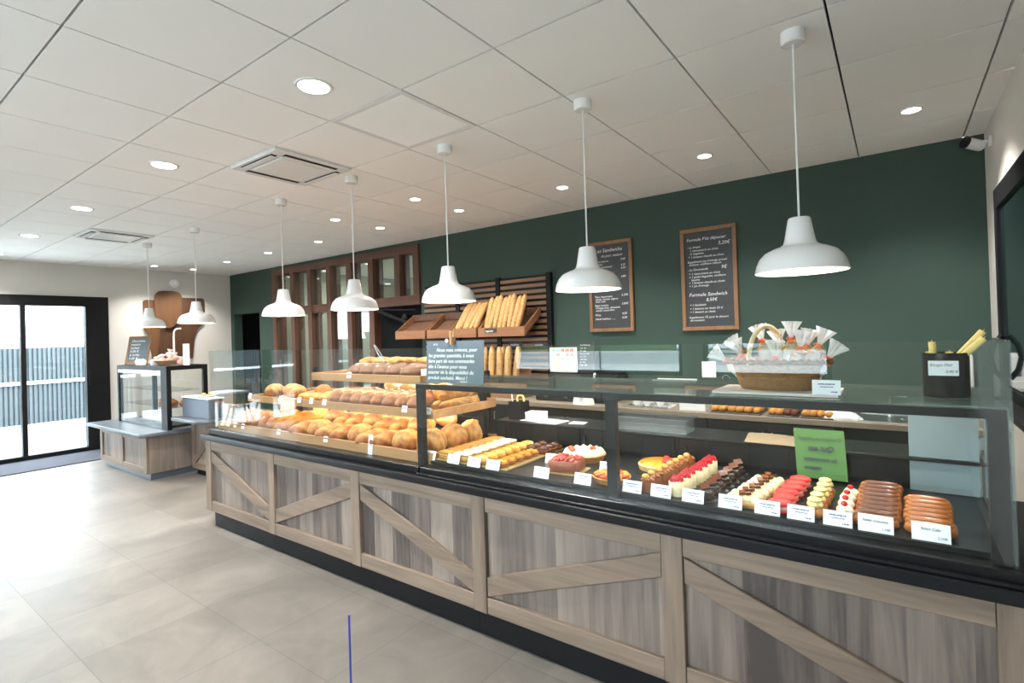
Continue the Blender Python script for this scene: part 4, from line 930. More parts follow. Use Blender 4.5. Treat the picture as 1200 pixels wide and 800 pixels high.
# ------------------------------------------------------------------ breads
def lerp(a, b, t): t = max(0, min(1, t)); return tuple(x+(y-x)*t for x, y in zip(a, b))
GOLD, BROWN, DARK, FLOUR, PALE, AMBER = (.56, .255, .075), (.34, .13, .040), (.13, .05, .018), (.80, .65, .50), (.66, .45, .20), (.56, .24, .05)
def loaf(L, W, H, scores=3, base=BROWN, hi=GOLD, flour=.3, lump=.05, seed=0, pointed=.0, diag=.5, nu=34, nv=26, blunt=0, deep=.08):
    """loaf along Y; slashes open pale"""
    m = MB()
    def g(d):
        best = 0
        for k in range(scores):
            c = (k+.5)/scores*1.5-.75
            q = d.y-c-diag*d.x*.6
            best = max(best, math.exp(-(q*L*.5/.014)**2)) if d.z > .05 else best
        return best
    def fn(d):
        f = 1+lump*nz((d.x*2, d.y*3, d.z*2), 1, seed)-deep*g(d)
        if blunt: f *= 1/max(.6, (abs(d.y)**blunt+(d.x*d.x+d.z*d.z)**(blunt/2))**(1/blunt))
        return f*(1+pointed*abs(d.y)**4)
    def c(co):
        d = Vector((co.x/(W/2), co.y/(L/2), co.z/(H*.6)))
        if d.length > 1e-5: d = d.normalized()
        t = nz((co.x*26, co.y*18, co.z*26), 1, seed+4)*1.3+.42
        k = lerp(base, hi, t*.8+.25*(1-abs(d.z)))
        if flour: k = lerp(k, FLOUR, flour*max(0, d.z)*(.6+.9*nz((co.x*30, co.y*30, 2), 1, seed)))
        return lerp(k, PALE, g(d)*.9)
    m.ell(0, 0, H*.42, W/2, L/2, H*.58, nu, nv, fn=fn, c=c, flat=.72)
    return m
def rot_meshes(name, mat, n, f): return [f(k).mesh(name, mat, 60) for k in range(n)]
ME = {}
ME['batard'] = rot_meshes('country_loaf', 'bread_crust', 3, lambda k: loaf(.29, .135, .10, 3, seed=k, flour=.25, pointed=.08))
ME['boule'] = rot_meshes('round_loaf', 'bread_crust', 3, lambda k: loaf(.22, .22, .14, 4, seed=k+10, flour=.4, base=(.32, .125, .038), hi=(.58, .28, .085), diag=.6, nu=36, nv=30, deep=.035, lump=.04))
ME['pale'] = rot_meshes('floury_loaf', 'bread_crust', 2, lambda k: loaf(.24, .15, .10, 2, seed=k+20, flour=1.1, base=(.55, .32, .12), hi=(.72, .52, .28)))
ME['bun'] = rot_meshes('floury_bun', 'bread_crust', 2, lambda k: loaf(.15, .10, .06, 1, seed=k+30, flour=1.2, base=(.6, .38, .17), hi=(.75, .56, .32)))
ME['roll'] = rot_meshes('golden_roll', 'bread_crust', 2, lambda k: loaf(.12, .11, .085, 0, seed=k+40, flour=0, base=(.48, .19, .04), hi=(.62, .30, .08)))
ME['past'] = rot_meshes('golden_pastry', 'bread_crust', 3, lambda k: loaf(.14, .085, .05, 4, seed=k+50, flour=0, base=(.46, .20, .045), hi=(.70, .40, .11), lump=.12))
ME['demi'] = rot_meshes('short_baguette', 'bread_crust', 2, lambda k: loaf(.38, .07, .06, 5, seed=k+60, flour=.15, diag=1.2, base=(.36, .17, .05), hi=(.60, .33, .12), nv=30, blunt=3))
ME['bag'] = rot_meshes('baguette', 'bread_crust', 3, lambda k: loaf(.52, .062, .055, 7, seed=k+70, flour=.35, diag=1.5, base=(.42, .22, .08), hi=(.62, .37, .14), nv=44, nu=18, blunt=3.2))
def seeded(k):
    m = MB(); rnd = random.Random(k)
    m.ell(0, 0, .055, .085, .27, .075, 36, 60, flat=.7, fn=lambda d: 1+.03*nz((d.x*4, d.y*9, d.z*4), 1, k)+.045*max(0, nz((d.x*26, d.y*60, d.z*26), 1, 1)),
          c=lambda co: lerp((.32, .14, .035), (.62, .36, .11), .5+.9*nz((co.x*260, co.y*220, co.z*260), 1, 3)))
    return m
ME['seed'] = rot_meshes('seeded_loaf', 'bread_crust', 1, seeded)
def simple(key, name, label, cat, group, loc, rz=0, rx=0, ry=0, s=1, v=0):
    o = put(name, ME[key][v % len(ME[key])], None, loc, (rx, ry, rz)); o.scale = (s, s, s) if not isinstance(s, tuple) else s
    return tag(o, label, cat, group)
rnd = random.Random(11)
def J(a): return rnd.uniform(-a, a)
def bagged_proto(L, W, H, base, hi, name, group, film='bag_film'):
    t = thing(name, '', 'bread', group=group)
    q = loaf(L, W, H, 0, base=base, hi=hi, flour=.2, lump=.08, seed=5); q.build('loaf', 'bread_crust', t, smooth=60)
    m = MB(); m.ell(0, 0, H*.47, W/2*1.07, L/2*1.04, H*.62, 22, 14, flat=.75, fn=lambda d: 1.02+.05*nz((d.x*5, d.y*7, d.z*5), 1, 8)); m.build('bag', film, t, smooth=60)
    m = MB(); m.lathe([(.008, 0), (.02, .025), (.035, .05)], 16, M=T(0, L/2*1.0, H*.5, rx=R(-80)), fn=lambda a, z: 1+.3*math.sin(5*a)); m.build('bag_end', film, t)
    return t
Z1, Z2, Z3 = .867, 1.123, 1.319
tpk = bagged_proto(.25, .115, .125, (.48, .24, .12), (.66, .42, .26), 'bagged_loaf', 'bagged loaves in the bread display')
for k in range(5):
    l = 'pinkish bagged loaf on the bottom shelf, %s from the left' % ordn(k)
    o = tpk if k == 0 else copy_thing(tpk, l, (0, 0, 0)); o['label'] = l; o.location = (-4.52+.125*k, 2.30, Z1); o.rotation_euler = (0, 0, J(.08))
for k, (x, y, z, w) in enumerate(((-4.50, 2.58, 0, 'leftmost'), (-4.36, 2.62, 0, 'second from the left'), (-4.43, 2.60, .075, 'on top of the two left ones'), (-4.20, 2.62, 0, 'right of the heap'))):
    simple('roll', 'golden_roll', 'orange-brown roll behind the bagged loaves, ' + w, 'bread', 'orange-brown rolls on the bottom shelf', (x, y, Z1+z), k, v=k, s=1.1)
for k, (x, y, z, w) in enumerate(((-4.07, 2.64, .0, 'left'), (-3.93, 2.66, .0, 'right'), (-4.01, 2.65, .07, 'top'))):
    simple('pale', 'floury_bun', 'pale round bun behind the seeded loaf, ' + w + ' of three', 'bread', 'pale buns on the bottom shelf', (x, y, Z1+z), 1.4, v=k, s=(.75, .75, .95))
for k, (x, y) in enumerate(((-3.80, 2.66), (-3.70, 2.64), (-3.60, 2.67), (-3.76, 2.52), (-3.66, 2.50))):
    simple('past', 'golden_pastry', 'small golden pastry right of the pale buns, %s of five' % ordn(k), 'pastry', 'golden pastries on the bottom shelf', (x, y, Z1), J(.4), v=k)
simple('seed', 'seeded_loaf', 'long seeded golden loaf lying front to back on the bottom shelf', 'bread', None, (-3.90, 2.42, Z1))
for row, (y, z, x) in enumerate(((2.295, 0, -3.70), (2.475, .055, -3.62))):
    i = 0; seq = ('batard', 'boule', 'batard', 'batard', 'boule', 'batard') if row == 0 else ('boule', 'batard', 'batard', 'boule', 'batard', 'batard')
    while True:
        key = seq[i % 6]; wd = .137 if key == 'batard' else .19; sc_ = 1.0 if key == 'batard' else .86
        if x+wd > -2.385: break
        simple(key, 'country_loaf' if key == 'batard' else 'round_loaf', ('slashed brown loaf' if key == 'batard' else 'round brown loaf') + ' on the bottom shelf, %s from the left in the %s row' % (ordn(i), ('front', 'second')[row]), 'bread', 'brown loaves on the bottom shelf',
               (x+wd/2, y+J(.008), Z1+z), J(.12), rx=R(5*row), v=i, s=sc_)
        x += wd; i += 1
for i in range(6):
    simple('pale', 'floury_loaf', 'white-dusted loaf at the back of the bottom shelf, %s from the left' % ordn(i), 'bread', 'white-dusted loaves on the bottom shelf', (-3.42+i*.172 if i < 6 else 0, 2.685, Z1+.085), 1.57+J(.06), v=i, s=.70 if False else (.85, .70, 1))
for i, (x, y, z, w) in enumerate(((-2.285, 2.26, .0, 'nearest the black front post'), (-2.285, 2.45, .0, 'behind the nearest one'), (-2.285, 2.64, .0, 'rearmost'))):
    simple('boule', 'round_loaf', 'large round loaf at the right of the bottom shelf, ' + w, 'bread', 'round loaves at the right end of the bottom shelf', (x, y, Z1+z), i, v=i % 2, s=(.84, .84, 1.08))
# middle shelf
for i, (x, y) in enumerate(((-4.20, 2.35), (-4.05, 2.42), (-3.90, 2.36))):
    simple('boule', 'round_loaf', 'round brown loaf at the left end of the middle shelf, ' + ('left', 'middle', 'right')[i] + ' of three', 'bread', 'round loaves on the middle shelf', (x, y, Z2), i*2, v=i, s=.72)
simple('roll', 'golden_roll', 'golden roll right of the round loaves on the middle shelf', 'bread', None, (-3.74, 2.50, Z2), 0, s=1.1)
for i in range(10):
    simple('past', 'golden_pastry', 'flat golden pastry on the middle shelf, %s from the left in the %s row' % (ordn(i % 5), 'front' if i < 5 else 'back'), 'pastry', 'flat golden pastries on the middle shelf', (-3.72+.095*(i % 5), 2.32 if i < 5 else 2.48, Z2), J(.5), v=i, s=.95)
tb2 = bagged_proto(.30, .105, .10, (.34, .16, .075), (.56, .31, .17), 'bagged_loaf', 'bagged loaves on the middle shelf')
for i in range(8):
    l = 'brown bagged loaf on the middle shelf, %s from the left' % ordn(i)
    o = tb2 if i == 0 else copy_thing(tb2, l, (0, 0, 0)); o['label'] = l; o.location = (-3.20+.112*i, 2.34, Z2); o.rotation_euler = (0, 0, J(.08))
for i in range(9):
    simple('bun', 'floury_bun', 'white-floured bun on the middle shelf, %s from the left in the %s' % (ordn(i % 5), 'lower layer' if i < 5 else 'upper layer'), 'bread', 'white-floured buns on the middle shelf', (-3.10+.175*(i % 5)+(.085 if i > 4 else 0), 2.60, Z2+(.066 if i > 4 else 0)), 1.5+J(.1), v=i, s=1.12)
simple('roll', 'golden_roll', 'round golden roll at the right end of the middle shelf behind the post', 'bread', None, (-2.31, 2.40, Z2+.05), 0, s=1.15, v=1)
for i, (x, y, z, rz) in enumerate(((-2.31, 2.46, 0, .05), (-2.24, 2.47, 0, -.03), (-2.28, 2.50, .055, .02))):
    simple('demi', 'short_baguette', 'short baguette at the right end of the middle shelf, ' + ('left', 'right', 'top')[i] + ' of three', 'bread', 'short baguettes on the middle shelf', (x, y+.02, Z2+z), rz, v=i)
# top shelf
tb3 = bagged_proto(.28, .13, .085, (.20, .09, .04), (.36, .19, .10), 'bagged_loaf', 'dark bagged loaves on the top shelf')
for i in range(5):
    l = 'dark brown bagged loaf on the top shelf, %s from the left' % ordn(i)
    o = tb3 if i == 0 else copy_thing(tb3, l, (0, 0, 0)); o['label'] = l; o.location = (-3.02+.132*i, 2.36, Z3); o.rotation_euler = (0, 0, J(.1))
for i in range(8):
    simple('past', 'crisp_twist', 'crisp orange-brown twist on top of the dark bagged loaves, %s from the left' % ordn(i), 'pastry', 'crisp twists on the top shelf', (-3.04+.078*i, 2.42+J(.04), Z3+.082), J(1), v=i, rx=J(.2), s=.85)
t = thing('tongs', 'thin steel tongs leaning on the loaves of the top shelf', 'tongs', (-2.80, 2.28, Z3+.10))
for s in (-1, 1):
    m = MB(); m.tube([(-.02, s*.004, .11), (.03, s*.012, .05), (.075, s*.004, .0)], .0035, 8); m.build('arm', 'steel', t)
stack_box('paper_box', 'white_paper', -2.36, 2.36, Z3+.001, .11, .10, .05, 'small white box at the right end of the top bread shelf', 'box', 12)
def label_small(x, y, z, what): card(cps, x, y, z, 'tiny white price card ' + what, tilt=-12)
for i, x in enumerate((-4.70, -4.585, -4.47, -4.34, -3.80, -3.20)): label_small(x, 2.141, Z1+.002, 'on the edge of the bottom bread shelf, %s from the left' % ordn(i))
for i, x in enumerate((-4.26, -3.80, -3.55, -3.40, -3.24, -2.42, -2.22)): label_small(x, 2.166, Z2-.003, 'on the edge of the middle bread shelf, %s from the left' % ordn(i))
label_small(-2.98, 2.186, Z3-.006, 'on the edge of the top bread shelf')
card(cpt, -2.72, 2.139, Z1-.03, 'tall narrow white price list before the brown loaves', tilt=-6)
# baguettes on the wall rack and below
for i in range(6):
    simple('bag', 'baguette', 'baguette in the third bin of the wall rack, %s from the left' % ordn(i), 'bread', 'baguettes leaning in the wall rack', (-4.02+.054*i, YB-.195, 1.775+.01*(i % 2)), J(.03), rx=R(50+J(2)), ry=R(J(3)), v=i, s=(1, .78, 1))
for i in range(8):
    simple('bag', 'baguette', 'baguette in the right-hand bin of the wall rack, %s from the left' % ordn(i), 'bread', 'baguettes leaning in the wall rack', (-3.60+.062*i, YB-.235, 1.79+.012*(i % 3)), J(.04), rx=R(67+J(3)), ry=R(J(3)), v=i, s=(1.05, .80, 1))
for i in range(8):
    simple('bag', 'baguette', 'upright baguette in the wooden bin below the rack, %s from the left' % ordn(i), 'bread', 'upright baguettes below the rack', (-3.575+.055*i, 4.36+.07*(i % 2), WZ+.275), J(.5), rx=R(80+J(3)), ry=R(J(4)), v=i, s=(1.15, .98, 1.15))
# ------------------------------------------------------------------ pastries
CREAM, WHITE, CHOC, CHOCD, CARAM, RED, ROSE, SPONGE = (.82, .74, .50), (.86, .82, .74), (.13, .055, .03), (.045, .02, .013), (.34, .15, .05), (.60, .03, .05), (.72, .10, .10), (.60, .40, .17)
def P(t, name, mat, f, smooth=50):
    m = MB(); f(m); return m.build(name, mat, t, smooth=smooth)
def line(proto, x, y0, dy, n, label, z=FZ, jit=.004, rz=0, dx=0, dz=0):
    for i in range(n):
        l = label % ordn(i)
        o = proto if i == 0 else copy_thing(proto, l, (0, 0, 0)); o['label'] = l
        o.location = (x+dx*i+J(jit), y0+dy*i, z+dz*i); o.rotation_euler = (0, 0, rz+J(.05))
def wobble(k, a=.05): return lambda d: 1+a*nz((d.x*2.3, d.y*2.3, d.z*2.3), 1, k)
# golden slices, cream slices, puff slices, glazed tartlets
tr = tag(B('cake_tray', 'gold_card', None, -2.16, -1.645, 2.165, 2.74, FZ+.001, FZ+.009), 'pale flat tray under the rows of slices and tartlets', 'tray')
TZ = FZ+.010
t = thing('golden_slice', '', 'pastry', group='golden slices on the pale tray')
P(t, 'lower_pastry', 'bread_crust', lambda m: m.box(-.05, .05, -.026, .026, 0, .016, b=.005, c=(.55, .30, .09)))
P(t, 'filling', 'cake_food', lambda m: m.box(-.048, .048, -.024, .024, .0165, .028, b=.003, c=(.72, .50, .18)))
P(t, 'upper_pastry', 'bread_crust', lambda m: m.box(-.05, .05, -.026, .026, .0285, .042, b=.005, c=(.60, .32, .09)))
line(t, -2.10, 2.20, .066, 8, 'golden layered slice in the leftmost row on the pale tray, %s from the front', TZ)
t = thing('dusted_slice', '', 'pastry', group='dusted cream slices on the pale tray')
P(t, 'pastry_base', 'bread_crust', lambda m: m.box(-.055, .055, -.027, .027, 0, .03, b=.006, c=(.55, .33, .11)))
P(t, 'sugar_top', 'cake_food', lambda m: m.box(-.054, .054, -.027, .027, .0305, .046, b=.006, c=lambda c: lerp((.70, .55, .34), (.86, .80, .68), .5+nz((c.x*80, c.y*80, 0), 1, 2))))
line(t, -1.975, 2.20, .070, 7, 'white-dusted slice in the second row on the pale tray, %s from the front', TZ)
t = thing('puff_slice', '', 'pastry', group='golden puff slices on the pale tray')
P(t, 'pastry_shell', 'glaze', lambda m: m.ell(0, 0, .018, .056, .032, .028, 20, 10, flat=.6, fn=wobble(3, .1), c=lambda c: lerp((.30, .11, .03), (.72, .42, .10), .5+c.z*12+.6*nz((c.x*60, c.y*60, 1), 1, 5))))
P(t, 'filling', 'cake_food', lambda m: m.ell(.01, 0, .036, .036, .018, .012, 14, 8, c=(.78, .55, .16)))
line(t, -1.845, 2.20, .072, 7, 'golden oval pastry in the third row on the pale tray, %s from the front', TZ)
t = thing('glazed_tartlet', '', 'pastry', group='glazed orange tartlets on the pale tray')
P(t, 'crust', 'bread_crust', lambda m: m.lathe([(0, 0), (.028, 0), (.037, .022), (.034, .024), (.030, .016), (0, .016)], 22, sx=1.35, c=(.42, .20, .06)))
P(t, 'fruit', 'glaze', lambda m: [m.ell(.018*math.cos(a)*1.3, .016*math.sin(a), .024, .020, .014, .012, 12, 7, c=(.75, .36, .04)) for a in (0, 2.1, 4.2)])
line(t, -1.715, 2.20, .072, 5, 'glazed orange tartlet in the right row on the pale tray, %s from the front', TZ)
t = thing('chocolate_tartlet', '', 'pastry', group='dark chocolate tartlets at the back of the pale tray')
P(t, 'crust', 'bread_crust', lambda m: m.lathe([(0, 0), (.028, 0), (.037, .022), (.034, .024), (.030, .016), (0, .016)], 22, sx=1.3, c=(.24, .10, .035)))
P(t, 'topping', 'glaze', lambda m: m.ell(0, 0, .026, .032, .026, .018, 16, 8, fn=wobble(7, .15), c=(.16, .06, .03)))
for i in range(6):
    l = 'dark chocolate tartlet at the back right of the pale tray, %s of the %s pair' % (('left', 'right')[i % 2], ('front', 'middle', 'rear')[i//2])
    o = t if i == 0 else copy_thing(t, l, (0, 0, 0)); o['label'] = l; o.location = (-1.765+.085*(i % 2), 2.565+.062*(i//2), TZ)
# square cake, tarts
t = thing('square_cake', 'square pink-brown cake with chopped red topping on a gold card', 'cake', (-1.385, 2.33, FZ), rz=R(8))
P(t, 'gold_board', 'gold_card', lambda m: m.box(-.10, .10, -.085, .085, 0, .004))
P(t, 'cake_body', 'cake_food', lambda m: m.box(-.078, .078, -.07, .07, .0045, .062, b=.006, c=lambda c: lerp((.30, .11, .07), (.48, .22, .14), .5+nz((c.x*90, c.y*90, c.z*90), 1, 4))))
rr = random.Random(4)
P(t, 'topping', 'glaze', lambda m: [m.ell(rr.uniform(-.068, .068), rr.uniform(-.06, .06), .066, .010, .009, .009, 8, 6, c=rr.choice(((.50, .05, .05), (.62, .16, .12), (.42, .10, .07)))) for _ in range(70)])
def tart(name, label, x, y, s, z, build):
    t = thing(name, label, 'tart', (x, y, z)); t.scale = (s, s, s); build(t); return t
def crust(t, c=(.55, .32, .12), h=.03):
    P(t, 'crust', 'bread_crust', lambda m: m.lathe([(0, 0), (.085, 0), (.10, h), (.096, h+.003), (.088, h-.008), (0, h-.008)], 48, fn=lambda a, z: 1+.018*math.sin(a*24), c=c))
def b1_(t):
    crust(t)
    P(t, 'cream', 'cake_food', lambda m: [m.lathe([(.017, .024), (.019, .034), (.012, .046), (0, .054)], 10, cx=r_*math.cos(a), cy=r_*math.sin(a), c=(.88, .80, .60)) for r_, n in ((.078, 15), (.052, 10), (.026, 5), (0, 1)) for a in [2*PI*i/n for i in range(n)]])
    P(t, 'decoration', 'glaze', lambda m: [m.ell(x, y, .054, .016, .012, .012, 10, 7, c=(.48, .14, .06)) for x, y in ((-.05, -.03), (-.03, -.055), (.04, .01))])
tart('cream_tart', 'round white piped cream tart with brown decoration at the back', -1.42, 2.58, 1.22, FZ, b1_)
def b2_(t):
    crust(t)
    P(t, 'fruit', 'glaze', lambda m: [m.ell(r_*math.cos(a), r_*math.sin(a), .036, .020, .016, .011, 10, 7, M=None, c=rr.choice(((.82, .32, .03), (.86, .42, .05), (.70, .12, .03)))) for r_, n in ((.075, 12), (.048, 8), (.02, 4)) for a in [2*PI*i/n+.3*r_*40 for i in range(n)]])
tart('fruit_tart', 'small orange apricot tart near the black middle post', -1.105, 2.27, .92, FZ, b2_)
def b3_(t):
    P(t, 'dark_plate', 'case_black', lambda m: m.lathe([(0, 0), (.115, 0), (.12, .004), (0, .006)], 40))
    o = P(t, 'crust', 'bread_crust', lambda m: m.lathe([(0, .007), (.095, .007), (.10, .03), (.09, .034), (0, .034)], 40, c=(.72, .52, .30)))
    P(t, 'glazed_top', 'glaze', lambda m: m.lathe([(.092, .0345), (.085, .040), (0, .042)], 40, c=lambda c: lerp((.85, .45, .06), (.80, .25, .05), .5+1.2*nz((c.x*40, c.y*40, 0), 1, 5))))
    P(t, 'decoration', 'glaze', lambda m: [m.ell(x, y, .046, .016, .012, .010, 10, 7, c=(.60, .06, .04)) for x, y in ((.02, .02), (.045, .0), (.03, -.02), (.01, .05))])
tart('glazed_tart', 'round yellow-orange glazed tart on a dark plate right of the middle post', -.98, 2.575, 1.12, FZ, b3_)
# brown nut cakes
t = thing('nut_cake', '', 'cake', group='brown nut-topped cakes')
P(t, 'cake_body', 'cake_food', lambda m: m.lathe([(0, 0), (.032, 0), (.034, .03), (.028, .045), (0, .05)], 20, c=(.30, .12, .045)))
P(t, 'praline', 'glaze', lambda m: [m.ell(.02*math.cos(a), .02*math.sin(a), .048, .014, .012, .011, 10, 6, c=(.36, .15, .05)) for a in (0, 1.26, 2.5, 3.77, 5.03)])
P(t, 'almond_cream', 'cake_food', lambda m: m.ell(-.008, -.006, .063, .017, .015, .013, 12, 7, c=(.70, .44, .18)))
line(t, -.905, 2.215, .068, 8, 'brown nut-topped cake, %s from the front of its row', dx=.004)
t = thing('raspberry_cake', '', 'cake', group='raspberry-topped cream cakes')
P(t, 'cream_body', 'cake_food', lambda m: m.lathe([(0, 0), (.031, 0), (.032, .003), (.032, .058), (.029, .061), (0, .061)], 24, c=(.86, .78, .56)))
def rasp(m):
    for a in (0, 2.09, 4.19):
        for j in range(4):
            for i in range(7 if j < 3 else 1):
                b_ = 2*PI*i/7+j*.4; rr_ = (.0125, .011, .007, 0)[j]
                m.ell(.0155*math.cos(a)+rr_*math.cos(b_), .0155*math.sin(a)+rr_*math.sin(b_), .064+.006*j, .0046, .0046, .0046, 6, 4, c=RED if (i+j) % 2 else (.66, .06, .10))
P(t, 'raspberries', 'glaze', rasp)
line(t, -.775, 2.215, .072, 7, 'cream cake topped with red raspberries, %s from the front of its row', dx=.004)
t = thing('chocolate_cake', '', 'cake', group='dark chocolate cakes on silver cards')
P(t, 'silver_card', 'silver_dish', lambda m: m.lathe([(0, 0), (.036, 0), (.038, .0015), (0, .003)], 28, cx=.006))
P(t, 'cake_body', 'glaze', lambda m: m.lathe([(0, .0035), (.031, .0035), (.032, .035), (.024, .044), (0, .046)], 24, c=CHOCD))
P(t, 'chocolate_square', 'glaze', lambda m: m.box(-.018, .018, -.018, .018, -.0025, .0025, M=T(-.003, -.004, .058, rx=R(24), ry=R(-12), rz=.5), c=(.20, .085, .05)))
P(t, 'ganache', 'glaze', lambda m: m.lathe([(.016, .044), (.017, .05), (.0, .064)], 14, c=(.09, .035, .02)))
line(t, -.652, 2.215, .079, 7, 'dark chocolate cake with a chocolate square, %s from the front of its row', dx=.003)
t = thing('cream_slice', '', 'cake', group='cream slices with chocolate pieces')
P(t, 'sponge', 'cake_food', lambda m: m.box(-.058, .058, -.021, .021, 0, .022, b=.003, c=SPONGE))
P(t, 'cream_top', 'cake_food', lambda m: [m.lathe([(.017, .0225), (.019, .034), (.011, .045), (0, .050)], 12, cx=x, c=(.88, .80, .56)) for x in (-.043, -.014, .016, .044)], 60)
P(t, 'chocolate_piece', 'glaze', lambda m: (m.box(-.011, .011, -.010, .010, 0, .012, M=T(-.004, .002, .049, rx=R(20), rz=.4), c=(.30, .13, .06)), m.box(-.008, .008, -.008, .008, 0, .010, M=T(.022, -.002, .048, rx=R(-15), rz=.9), c=(.18, .08, .035))))
line(t, -.508, 2.205, .055, 7, 'cream slice with chocolate pieces, %s from the front of its row', dx=.006)
t = thing('red_macaron', '', 'macaron', group='red macarons')
mac = lambda z0, s: [(0, z0), (.030, z0), (.037, z0+s*.007), (.034, z0+s*.014), (.022, z0+s*.019), (0, z0+s*.020)]
P(t, 'lower_shell', 'cake_food', lambda m: m.lathe([(0, .0), (.024, .001), (.035, .007), (.037, .013), (.032, .019), (0, .019)], 26, sx=1.15, c=(.66, .07, .06)), 60)
P(t, 'filling', 'cake_food', lambda m: m.lathe([(0, .0195), (.033, .0195), (.034, .025), (.033, .030), (0, .030)], 26, sx=1.15, c=(.80, .55, .50)))
P(t, 'upper_shell', 'cake_food', lambda m: m.lathe([(0, .0305), (.032, .0305), (.037, .037), (.034, .045), (.022, .050), (0, .052)], 26, sx=1.15, c=(.72, .085, .07)), 60)
line(t, -.378, 2.205, .076, 6, 'red filled macaron, %s from the front of its row', dx=.004)
t = thing('cream_puff', '', 'pastry', group='yellow cream puffs')
P(t, 'choux_base', 'bread_crust', lambda m: m.ell(0, 0, .018, .036, .032, .024, 18, 9, flat=.7, fn=wobble(2, .1), c=(.50, .24, .07)))
P(t, 'cream', 'cake_food', lambda m: [m.ell(.012*math.cos(a), .011*math.sin(a), .046, .018, .018, .014, 12, 7, c=(.86, .74, .40)) for a in (0.3, 2.4, 4.5)])
P(t, 'icing_cap', 'glaze', lambda m: m.ell(0, 0, .064, .024, .022, .010, 16, 8, c=(.90, .78, .40)))
line(t, -.265, 2.215, .076, 5, 'choux puff with yellow cream, %s from the front of its row', dx=.003)
t = thing('strawberry_puff', '', 'pastry', group='red and white cream puffs')
P(t, 'choux_base', 'glaze', lambda m: m.ell(0, 0, .018, .034, .031, .022, 18, 9, flat=.7, fn=wobble(4, .1), c=(.55, .05, .05)))
P(t, 'cream', 'cake_food', lambda m: [m.lathe([(.015, .032), (.019, .044), (.010, .056), (0, .060)], 12, cx=.012*math.cos(a), cy=.012*math.sin(a), c=(.90, .84, .68)) for a in (0, 2.1, 4.2)], 60)
P(t, 'red_top', 'glaze', lambda m: m.ell(0, 0, .064, .011, .011, .010, 10, 7, c=(.60, .04, .04)))
line(t, -.172, 2.215, .080, 4, 'red glazed puff with white cream, %s from the front of its row', dx=.002)
# eclairs, lying side by side with their ends to the left and right
def eclair(name, group, base, ice):
    t = thing(name, '', 'eclair', group=group)
    P(t, 'choux_bun', 'bread_crust', lambda m: m.ell(0, 0, .020, .070, .021, .023, 14, 20, flat=.75, fn=lambda d: (1/max(.55, (abs(d.x)**3+(d.y*d.y+d.z*d.z)**1.5)**(1/3)))*(1+.03*nz((d.x*5, d.y*2, d.z*2), 1, 3)), c=base), 60)
    P(t, 'icing', 'glaze', lambda m: m.ell(0, 0, .034, .060, .0165, .0115, 14, 14, fn=lambda d: 1/max(.6, (abs(d.x)**3+(d.y*d.y+d.z*d.z)**1.5)**(1/3)), c=ice), 60)
    return t
e1 = eclair('chocolate_eclair', 'chocolate eclairs in the right corner', (.46, .20, .055), (.20, .075, .03))
line(e1, -.075, 2.205, .044, 9, 'chocolate-iced eclair, %s from the front of its row', dz=.004, dx=.001)
e2 = eclair('coffee_eclair', 'coffee eclairs in the right corner', (.50, .22, .06), (.42, .175, .045))
line(e2, .070, 2.205, .044, 7, 'coffee-iced eclair, %s from the front of its row', dz=.003, dx=.001)
# baking trays with choux on the bench
n = 0
for k, (x, w_, nx, lab) in enumerate(((-1.0, .36, 6, 'left'), (-.675, .20, 4, 'middle'), (-.46, .20, 4, 'right'))):
    tag(B('baking_tray', 'baking_tray', None, x-w_/2, x+w_/2, 4.16, 4.48, WZ+.001, WZ+.010, bev=.003), 'dark baking tray of golden choux on the worktop, %s of three' % lab, 'baking tray', 'baking trays on the worktop')
    for j in range(5):
        for i in range(nx):
            if 'choux' not in ME:
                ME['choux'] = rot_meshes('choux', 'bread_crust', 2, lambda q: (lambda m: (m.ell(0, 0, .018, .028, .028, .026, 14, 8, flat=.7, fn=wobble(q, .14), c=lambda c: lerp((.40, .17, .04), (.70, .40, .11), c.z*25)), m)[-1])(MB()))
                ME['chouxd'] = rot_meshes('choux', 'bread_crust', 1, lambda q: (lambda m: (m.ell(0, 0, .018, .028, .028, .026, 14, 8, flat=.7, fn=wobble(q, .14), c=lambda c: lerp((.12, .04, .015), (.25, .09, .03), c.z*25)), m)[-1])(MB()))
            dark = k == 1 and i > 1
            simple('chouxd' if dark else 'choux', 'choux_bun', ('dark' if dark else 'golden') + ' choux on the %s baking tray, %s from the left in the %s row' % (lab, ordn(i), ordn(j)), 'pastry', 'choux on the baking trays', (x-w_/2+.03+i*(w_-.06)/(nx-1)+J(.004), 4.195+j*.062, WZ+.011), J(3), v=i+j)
# pastries inside the small display case
for k, (x, y, z) in enumerate(((-7.6, 2.75, .711+.11), (-7.42, 2.78, .711+.11), (-7.25, 2.74, .711+.11), (-7.10, 2.80, .711+.11))):
    simple('roll', 'golden_roll', 'golden roll inside the small display case, %s from the left' % ordn(k), 'bread', 'golden rolls in the small display case', (x, y, .561+.2585), k, s=.9)
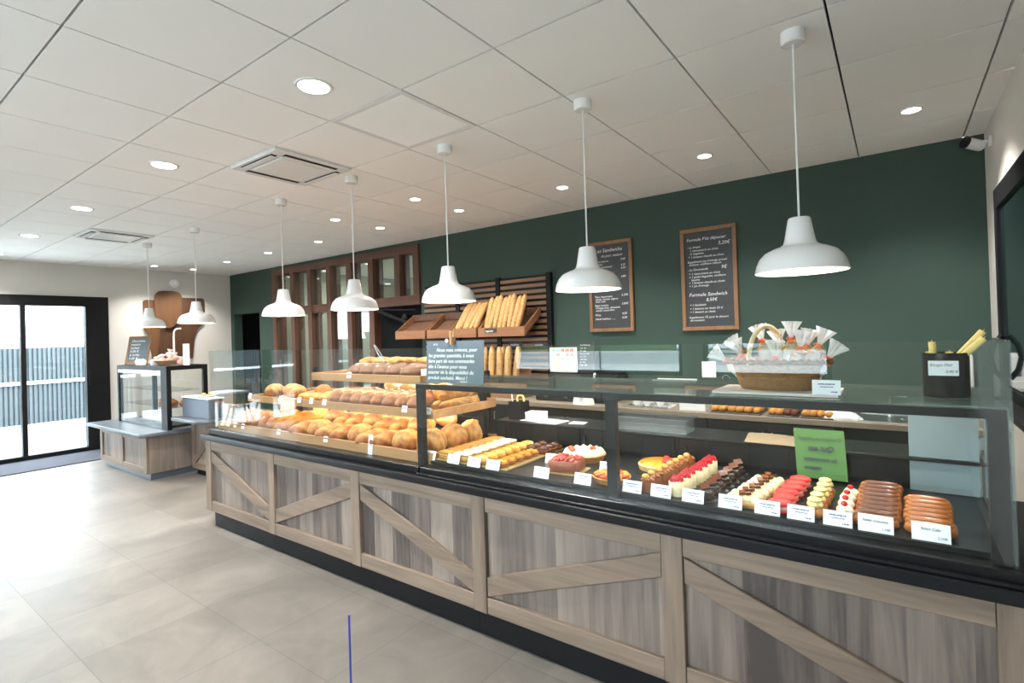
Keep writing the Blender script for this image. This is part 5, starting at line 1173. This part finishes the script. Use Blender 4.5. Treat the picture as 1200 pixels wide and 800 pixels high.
# ------------------------------------------------------------------ lights
def lamp(name, kind, loc, energy, color=(1, .93, .82), **k):
    d = bpy.data.lights.new(name, kind); d.energy = energy; d.color = color
    rot = k.pop('rot', (0, 0, 0))
    for a, v in k.items(): setattr(d, a, v)
    o = bpy.data.objects.new(name, d); col.objects.link(o); o.location = loc; o.rotation_euler = rot; return o
for x, y, e in DL:
    lamp('spot_light', 'SPOT', (x, y, ZC-.012), e*5, (1, .965, .92), spot_size=R(115), spot_blend=.7, shadow_soft_size=.05)
for x, w in PEND:
    lamp('bulb_light', 'POINT', (x, 2.54, 1.80+.02), 5.5, (1, .84, .62), shadow_soft_size=.03)
for x0, x1, y, z, e, c in ((-4.25, -2.25, 2.30, 1.088, 3.0, (1, .74, .46)), (-3.4, -2.3, 2.30, 1.284, 1.5, (1, .76, .5)), (-4.25, -2.3, 2.60, 1.088, 9, (1, .66, .33)), (-3.4, -2.35, 2.60, 1.284, 5, (1, .70, .38))):
    lamp('shelf_light', 'AREA', ((x0+x1)/2, y, z), e, c, shape='RECTANGLE', size=x1-x0, size_y=.03)
lamp('case_light', 'AREA', (-.98, 2.155, 1.268), 5, (1, .93, .84), shape='RECTANGLE', size=2.3, size_y=.02, rot=(R(25), 0, 0))
lamp('case_light', 'AREA', (-.98, 2.62, 1.268), 3.5, (1, .93, .84), shape='RECTANGLE', size=2.3, size_y=.02, rot=(R(-8), 0, 0))
for x in (-7.6, -6.2): lamp('back_room_light', 'AREA', (x, 6.2, ZC-.02), 26, (1, .96, .88), shape='DISK', size=.16)
# daylight through the glazing (soft sky light just outside each opening)
def portal(loc, sx, sy, rot):
    o = lamp('daylight_portal', 'AREA', loc, 1, shape='RECTANGLE', size=sx, size_y=sy, rot=rot); o.data.cycles.is_portal = True
portal((XL-.16, .465, 1.17), 2.3, 4.8, (0, R(-90), 0))
for x0, x1 in WIN: portal(((x0+x1)/2, YF-.16, 1.8), x1-x0, 1.59, (R(90), 0, 0))
w = bpy.data.worlds.new('sky'); sc.world = w; w.use_nodes = True
nt = w.node_tree; bg = nt.nodes['Background']; bg.inputs[0].default_value = (.80, .90, 1, 1); bg.inputs[1].default_value = 9.5
# ------------------------------------------------------------------ camera
F, YAW, PIT, ROL = 612.8, -.6328, .0081, -.0309
f = Vector((math.sin(YAW)*math.cos(PIT), math.cos(YAW)*math.cos(PIT), math.sin(PIT)))
r = Vector((math.cos(YAW), -math.sin(YAW), 0)); u = r.cross(f)
c_, s_ = math.cos(ROL), math.sin(ROL)
r2, u2 = c_*r+s_*u, -s_*r+c_*u
cd = bpy.data.cameras.new('camera'); cam = bpy.data.objects.new('camera', cd); col.objects.link(cam)
M = Matrix((r2, u2, -f)).transposed().to_4x4(); M.translation = Vector((0, 0, 1.57)); cam.matrix_world = M
cd.sensor_width = 36; cd.lens = F/1200*36; cd.shift_y = -(400-387.1)/1200; cd.clip_start = .05; cd.clip_end = 200
sc.camera = cam
sc.view_settings.view_transform = 'Standard'; sc.view_settings.look = 'None'; sc.view_settings.exposure = 1.1
try:
    sc.cycles.use_denoising = True; sc.cycles.transparent_max_bounces = 32; sc.cycles.max_bounces = 10; sc.cycles.diffuse_bounces = 5; sc.cycles.sample_clamp_indirect = 6
except Exception: pass
